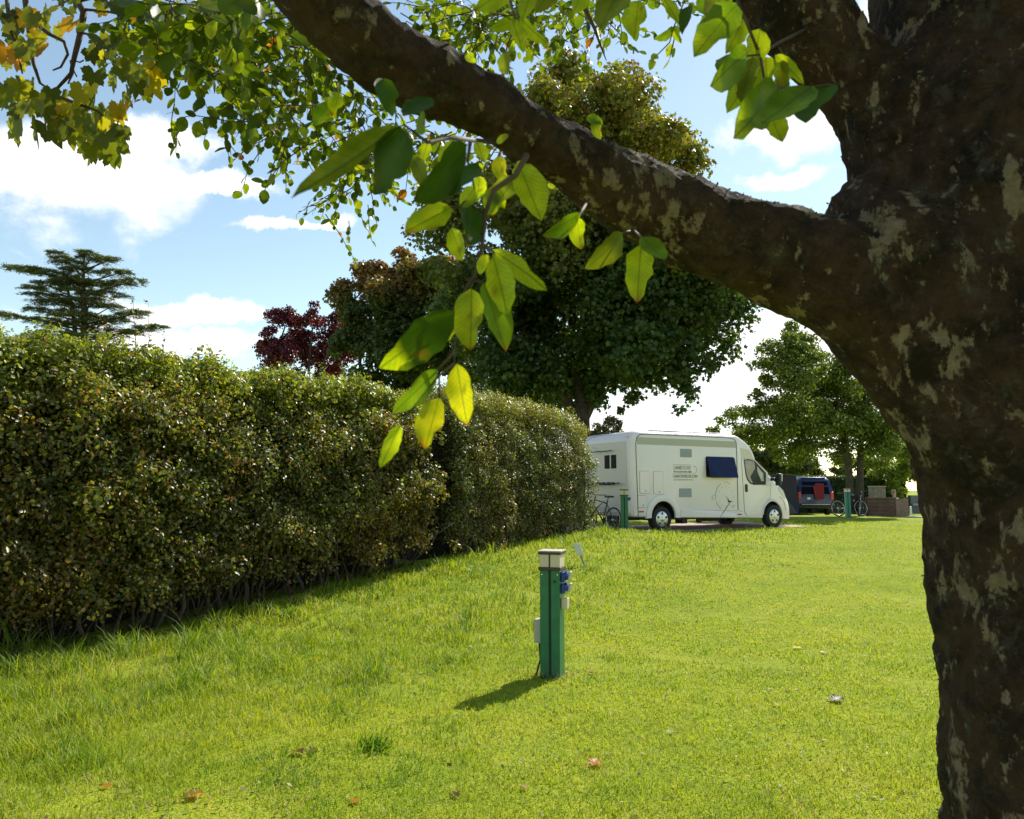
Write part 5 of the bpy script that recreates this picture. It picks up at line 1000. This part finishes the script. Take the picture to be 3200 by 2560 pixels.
def place_leaves(spec, k=1.484):
    for i, (u0, v0, u1, v1, w, Y, tilt, c, tip) in enumerate(spec):
        a = P(u0*k, v0*k, Y); e = P(u1*k, v1*k, Y-.02); t = unit(e-a); Ln = np.linalg.norm(e-a)
        view = unit((a+e)/2-np.array([0, 0, ZC])); bb_ = unit(np.cross(t, -view)); nn = np.cross(bb_, t)
        an = tilt*.9*(1 if i % 2 else -1); bx = bb_*math.cos(an)+nn*math.sin(an); nz_ = np.cross(bx, t)
        tv, tf = LB[i % len(LB)]; wx = min(w*.66, .78)/max(.62, math.cos(an))
        q = a+Ln*(tv[:, 0:1]*wx*bx+tv[:, 1:2]*t+tv[:, 2:3]*nz_*.8)
        curl_ = rng.uniform(-.10, .16); q = q+Ln*(nz_*(curl_*(tv[:, 1:2]**2)*1.3)+nz_*.05*np.sin(tv[:, 1:2]*9+i)*np.abs(tv[:, 0:1])*2)
        col = np.tile(np.array(c), (len(tv), 1))*(1+.10*rng.normal()); col = col*(1+.22*wob(q*1.0, 60, i)[:, None]); sp_ = np.clip((wob(q, 110, i+7)-.55)*5, 0, 1)[:, None]*.7; col = col*(1-sp_)+np.array((.20, .10, .02))*sp_
        if tip is not None:
            edge = wob(q, 90, i+40)*.05
            mk = np.clip((tv[:, 1]+edge*2-.90+.25*(tv[:, 0]*(1 if i % 3 else -1)))/.05, 0, 1)*(.55+.45*rng.random()) if tip is RD else np.clip((tv[:, 1]+edge-.72)/.05, 0, 1)
            col = col*(1-mk[:, None])+np.array(tip)*mk[:, None]  # a yellow-green tip is painted sun, a red one is leaf colour
        o = fastmesh('leaf', q-inv, [x for f_ in tf for x in f_], [4]*len(tf), MT['bleaf'], ft, np.clip(col, .003, 1), tv[:, :2]*np.array([w*.8, 1]), smooth=True)
place_leaves(k_near); place_leaves(k_up); g1 = g2 = None
def twig(pts, Y, r0, r1=.0012, k=1.484):
    bb = MB(); Ys = np.broadcast_to(Y, (len(pts),)); q = [P(u*k, v*k, y)-inv for (u, v), y in zip(pts, Ys)]; n_ = len(q)
    bb.tube(q, [r0+(r1-r0)*i/(n_-1) for i in range(n_)], 6); return bb
def pair(o_, lst):
    bb = MB()
    for pts, Y, r0 in lst: t_ = twig(pts, Y, r0); bb.add(t_.v, t_.f)
    bb.build('twig', MT['twig'], ft, True)['kind'] = 'stuff'
pair(g1, [([(1110, 325), (1085, 370), (1040, 400), (1022, 450), (1015, 520), (1000, 580), (985, 600), (962, 660), (955, 740), (958, 765)], 1.0, .0045), ([(1022, 450), (990, 430), (950, 436)], 1.0, .002), ([(1015, 520), (1036, 527), (1050, 545)], 1.0, .002), ([(985, 600), (1000, 592), (1020, 595)], 1.0, .002),
          ([(962, 660), (945, 668), (930, 680)], .98, .002), ([(955, 740), (935, 765), (920, 780)], .97, .002), ([(958, 765), (925, 790), (925, 838)], .96, .002), ([(925, 790), (870, 860), (843, 895)], .96, .0015), ([(1040, 300), (950, 290), (900, 300), (850, 262)], [1.5, 1.2, 1.0, .85], .005),
          ([(990, 300), (985, 340), (1000, 400)], 1.0, .003), ([(1240, 420), (1222, 450), (1215, 470)], [1.55, 1.2, 1.15], .003), ([(1330, 480), (1350, 500), (1350, 515)], [1.6, 1.2, 1.12], .003), ([(1330, 485), (1312, 490)], [1.5, 1.15], .002)])
pair(g2, [([(1700, 60), (1640, 90), (1600, 115), (1610, 170), (1630, 240)], [1.75, 1.4, 1.2, 1.15, 1.06], .004), ([(1610, 170), (1640, 185), (1700, 185), (1748, 178)], [1.15, 1.05, 1.0, 1.0], .003), ([(1600, 115), (1560, 120)], 1.15, .002), ([(1600, 115), (1560, 20), (1540, -40)], [1.2, 1.15, 1.2], .003), ([(1450, -20), (1420, 55), (1410, 90), (1375, 125)], 1.6, .002),
          ([(1060, -60), (1075, 0), (1085, 45), (1065, 110)], 1.15, .003), ([(1218, -40), (1232, 20), (1252, 60), (1266, 100), (1277, 128)], 2.2, .009)])

# beech sprays of the rest of the crown, one mesh of twigs and one of leaves
TW = MB(); LP, LD, LN, LS, LC = [], [], [], [], []
def spray(o_, d, n, ls, cols, gap=.035, droop=.25):
    d = unit(d); q = np.array(o_); pts = [q-inv]
    side = unit(np.cross(d, rand_dir(1)[0]))
    for i in range(n):
        d = unit(d+np.array([0, 0, -droop*.12])+rng.normal(size=3)*.10); q = q+d*gap; pts.append(q-inv)
        s = side*(1 if i % 2 else -1); LP.append(q-inv); LD.append(d*.55+s*.8+np.array([0, 0, -.35-.3*rng.random()])+rng.normal(size=3)*.15); LN.append(np.array([0, 0, 1])+rng.normal(size=3)*.55); LS.append(ls*rng.uniform(.55, 1.0)); LC.append(np.array(cols[rng.integers(len(cols))])*(1+.15*rng.normal()))
    TW.tube(pts, [.0028-.0016*i/n for i in range(n+1)], 4)
GRN = [(.07, .105, .012), (.09, .13, .014), (.06, .09, .012), (.13, .17, .016), (.22, .25, .02)]
zones = [((600, 90), (170, 150), 42, 2.4, 3.8, .060), ((790, 150), (170, 170), 60, 2.3, 3.8, .062), ((950, 330), (170, 170), 50, 2.4, 3.8, .055), ((1010, 120), (70, 140), 14, 2.4, 3.5, .06), ((1120, 500), (110, 100), 20, 2.8, 4.0, .05), ((1190, 430), (110, 90), 18, 2.6, 3.8, .05), ((1330, 440), (150, 50), 14, 2.4, 3.6, .05), ((1040, 660), (30, 60), 4, 3.6, 4.2, .045), ((1090, 560), (60, 120), 8, 3.4, 4.2, .045),
         ((1380, 60), (130, 60), 22, 2.6, 4.2, .055), ((1530, 90), (120, 100), 32, 2.5, 4.2, .055), ((1700, 40), (150, 70), 24, 2.6, 4.2, .055), ((1850, 60), (80, 60), 8, 3., 4.4, .05), ((2020, 20), (160, 20), 8, 2.4, 3.6, .055), ((1480, 330), (60, 40), 3, 3., 4., .05), ((930, 90), (80, 110), 16, 2.2, 3.2, .065), ((480, 60), (90, 70), 10, 2.4, 3.4, .06), ((700, 40), (150, 50), 14, 1.7, 2.3, .075), ((1560, 430), (60, 60), 8, 2.4, 3.4, .05), ((1500, 500), (40, 30), 4, 2.3, 3, .05)]
for (cu, cv), (ru, rv), n, y0, y1, ls in zones:
    for _ in range(int(n*1.45)):
        rr_ = math.sqrt(rng.random()); a = rng.random()*6.283; Y = rng.uniform(y0, y1); o_ = P(cu+ru*rr_*math.cos(a), cv-20+rv*rr_*math.sin(a)*.9, Y)
        spray(o_, np.array([rng.normal()*.7, rng.normal()*.5, -.35+rng.normal()*.25]), rng.integers(5, 9), ls, GRN)
for (u, v, n, Y) in [(545, 325, 5, 3.0), (560, 370, 4, 3.0), (700, 330, 6, 2.9), (660, 345, 3, 3.0), (930, 400, 6, 3.2), (900, 470, 5, 3.4), (1110, 600, 6, 4.), (1050, 600, 4, 4.0), (1090, 690, 4, 4.2), (1150, 640, 5, 4.0), (1060, 560, 5, 3.9), (2110, 110, 3, 2.6), (1740, 90, 4, 3.4), (1820, 160, 4, 3.2)]:
    spray(P(u, v, Y), np.array([rng.normal()*.2, rng.normal()*.2, -1]), n, .055, GRN, .04, .2)
TW.build('twigs', MT['twig'], ft, True)['kind'] = 'stuff'
LC = np.clip(np.array(LC), .01, 1); red = rng.random(len(LC)) < .02; LC[red] = (.35, .12, .03)
scatter('foliage', (LB[1][0]*np.array([1.15, 1, .6]), LB[1][1]), np.array(LP), np.array(LD), np.array(LN), np.array(LS), LC, MT['bleaf'], ft, smooth=True, uv=True)
# crown out of view above and behind: shades the limb
n = 4200; pos = rng.normal(size=(n, 3))*np.array([1.6, 1.3, .7])+np.array([1.9, 3.6, 5.3]); pos = pos[(pos[:, 2] > 4.2)]; pos = pos[(pos[:, 2]-ZC)/np.maximum(pos[:, 1], .1) > .80]
n = len(pos); scatter('foliage', T_SMALL, pos-inv, rand_dir(n), rand_dir(n)+np.array([0, 0, 1.]), rng.uniform(.07, .12, n), leafcolor(n, GRN, [.2]*5), MT['bleaf'], ft)

n = 9000; pos = rng.normal(size=(n, 3))*np.array([1.9, 1.3, .6])+np.array([1.0, -1.2, 4.4]); pos = pos[(pos[:, 1] < .6) & (pos[:, 2] > 2.8)]; n = len(pos)
scatter('foliage', T_SMALL, pos-inv, rand_dir(n), rand_dir(n)+np.array([0, 0, 1.]), rng.uniform(.09, .15, n), leafcolor(n, GRN, [.2]*5), MT['bleaf'], ft)

# ------------------------------------------------------------------ foreground sycamore, upper left
mp_ = thing('sycamore_tree', 'lobed yellow, orange and green leaves on dark twigs hanging in at the top left corner', 'tree', (-4.4, 2.6, 0)); inv2 = np.array(mp_.location)
b = MB()
b.tube([(0, 0, -.1), (.05, 0, 1.2), (0, .05, 3.0), (.1, .1, 5.2)], [.19, .15, .13, .08], 14)
def mt_(pts, Y, r0, r1=.003):
    Ys = np.broadcast_to(Y, (len(pts),)); b.tube([P(u, v, y)-inv2 for (u, v), y in zip(pts, Ys)], [r0+(r1-r0)*i/(len(pts)-1) for i in range(len(pts))], 6)
b.tube([(0.03, .05, 2.9), (.5, .2, 3.25), P(-500, -150, 2.8)-inv2, P(-50, -60, 2.9)-inv2, P(250, -20, 3.0)-inv2, P(420, -60, 3.1)-inv2], [.06, .045, .035, .025, .018, .010], 8)
mt_([(75, -40), (85, 60), (105, 200), (125, 260), (170, 290)], 2.9, .012); mt_([(225, -30), (262, 40), (250, 110), (232, 180), (222, 230), (180, 275), (140, 290)], 3.0, .016, .004); mt_([(222, 190), (228, 230), (212, 262)], 3.0, .006); mt_([(95, 60), (150, 105), (200, 130), (212, 170), (190, 210), (165, 220)], 2.9, .009)
mt_([(20, -20), (30, 90), (55, 160), (70, 230)], 2.8, .008); mt_([(262, 30), (330, 35), (390, 50)], 3.0, .006); mt_([(150, 290), (230, 320), (300, 345), (330, 370)], 2.9, .008); mt_([(140, 370), (145, 410), (170, 420)], 2.9, .003); mt_([(240, 100), (290, 110), (330, 190)], 3., .006); mt_([(250, 0), (300, -10), (500, -30)], 3, .01); mt_([(232, 190), (250, 195), (262, 188)], 3, .003); mt_([(228, 215), (240, 240)], 3, .003)
b.build('trunk', MT['twig'], mp_, True)
pos, dr, nr, sz, col = [], [], [], [], []
MC = [((.13, .15, .02), .4), ((.09, .11, .02), .27), ((.36, .33, .02), .20), ((.42, .24, .02), .04), ((.22, .22, .02), .09)]
def mleaf(u, v, s, Y=None, c=None, dirv=None):
    Y = Y or rng.uniform(2.5, 3.4); pos.append(P(u, v-30, Y)-inv2); dr.append(dirv if dirv is not None else np.array([rng.normal()*.45, rng.normal()*.3, -1])); nr.append(np.array([rng.normal()*.5, -1, .3+rng.normal()*.5])); sz.append(s)
    col.append(np.array(c if c else MC[rng.choice(5, p=[w_ for _, w_ in MC])][0])*(1+.12*rng.normal()))
for (cu, cv, ru, rv, n) in [(70, 60, 110, 90, 22), (190, 60, 80, 80, 12), (60, 190, 90, 60, 12), (90, 320, 90, 50, 20), (190, 350, 110, 45, 22), (300, 390, 90, 55, 22), (330, 110, 90, 80, 14), (340, 220, 80, 60, 14), (460, 230, 60, 70, 14), (420, 100, 70, 70, 10), (60, 440, 30, 12, 2), (320, 460, 60, 50, 16), (220, 430, 30, 40, 6), (350, 420, 60, 40, 10), (250, 400, 60, 30, 8), (30, 290, 40, 20, 6), (0, 330, 30, 30, 5), (500, 100, 60, 90, 9), (270, 310, 40, 20, 4), (400, 300, 30, 20, 2)]:
    for _ in range(int(n*.8)): rr_ = math.sqrt(rng.random()); a = rng.random()*6.283; mleaf(cu+ru*rr_*math.cos(a), cv+rv*rr_*math.sin(a), rng.uniform(.05, .09))
for q in [(55, 432, .12, 2.9, (.16, .18, .02)), (110, 440, .12, 2.9, (.12, .14, .02)), (145, 450, .12, 2.95, (.10, .13, .02)), (215, 440, .12, 2.9, (.2, .2, .02)), (340, 480, .14, 2.8, (.12, .15, .02)), (320, 450, .10, 2.8, (.4, .1, .02)), (402, 390, .10, 2.85, (.5, .16, .015)), (20, 205, .095, 2.7, (.5, .24, .015)), (125, 205, .10, 2.75, (.35, .18, .02)), (60, 215, .1, 2.8, (.5, .22, .02)), (250, 15, .10, 2.9, (.42, .2, .04)), (475, 190, .12, 2.9, (.42, .36, .015)), (470, 290, .12, 2.9, (.34, .28, .015)), (490, 250, .11, 2.9, (.4, .34, .015)), (220, 380, .10, 2.9, (.4, .34, .015)), (370, 390, .09, 2.8, (.36, .3, .015))]:
    mleaf(q[0], q[1]-30, q[2], q[3], q[4])
scatter('foliage', T_MAPLE, np.array(pos), np.array(dr), np.array(nr), np.array(sz), np.clip(np.array(col), .01, 1), MT['mleaf'], mp_)
# a few seed keys hanging among the twigs
print('objects', len(bpy.data.objects), 'faces', sum(len(o.data.polygons) for o in bpy.data.objects if o.type == 'MESH'))

# ------------------------------------------------------------------ weeds and litter in the lawn
n = 5200; Yw = 3.2*(5.0)**rng.random(n); Xw = (rng.random(n)*2-1)*(.8*Yw+.5); kp = (hdist(Xw, Yw) > .3) & (wob(np.stack([Xw, Yw, 0*Xw], -1), 1.7, 44) > .05); Xw, Yw = Xw[kp], Yw[kp]; n = len(Xw)
o = scatter('clover', T_SMALL, np.stack([Xw, Yw, hh(Xw, Yw)+.028*rng.uniform(.4, 1.3, n)], -1), rand_dir(n)*np.array([1, 1, .35]), rand_dir(n)*.35+np.array([0, 0, 1.]), rng.uniform(.016, .038, n), leafcolor(n, [(.16, .26, .03), (.24, .33, .04), (.11, .19, .03), (.35, .38, .10)], [.35, .3, .2, .15]), MT['grass']); o['kind'] = 'stuff'
n = 2600; Yw = 3.2*(5.0)**rng.random(n); Xw = (rng.random(n)*2-1)*(.8*Yw+.5); bz = wob(np.stack([Xw, Yw, 0*Xw], -1), 1.3, 11); kp = (hdist(Xw, Yw) > .1) & ((bz > .25) | (rng.random(n) < .25)); Xw, Yw = Xw[kp], Yw[kp]
q = G(1727, 2114); m_ = 160; Xw = np.concatenate([Xw, q[0]+rng.normal(size=m_)*.13]); Yw = np.concatenate([Yw, q[1]+rng.normal(size=m_)*.10]); n = len(Xw)
o = scatter('dry_litter', T_QUAD, np.stack([Xw, Yw, hh(Xw, Yw)+.02*rng.random(n)], -1), rand_dir(n)*np.array([1, 1, .3]), rand_dir(n)*.5+np.array([0, 0, 1.]), rng.uniform(.012, .038, n), leafcolor(n, [(.30, .20, .09), (.18, .10, .05), (.45, .38, .22)], [.4, .3, .3]), MT['grass']); o['kind'] = 'stuff'
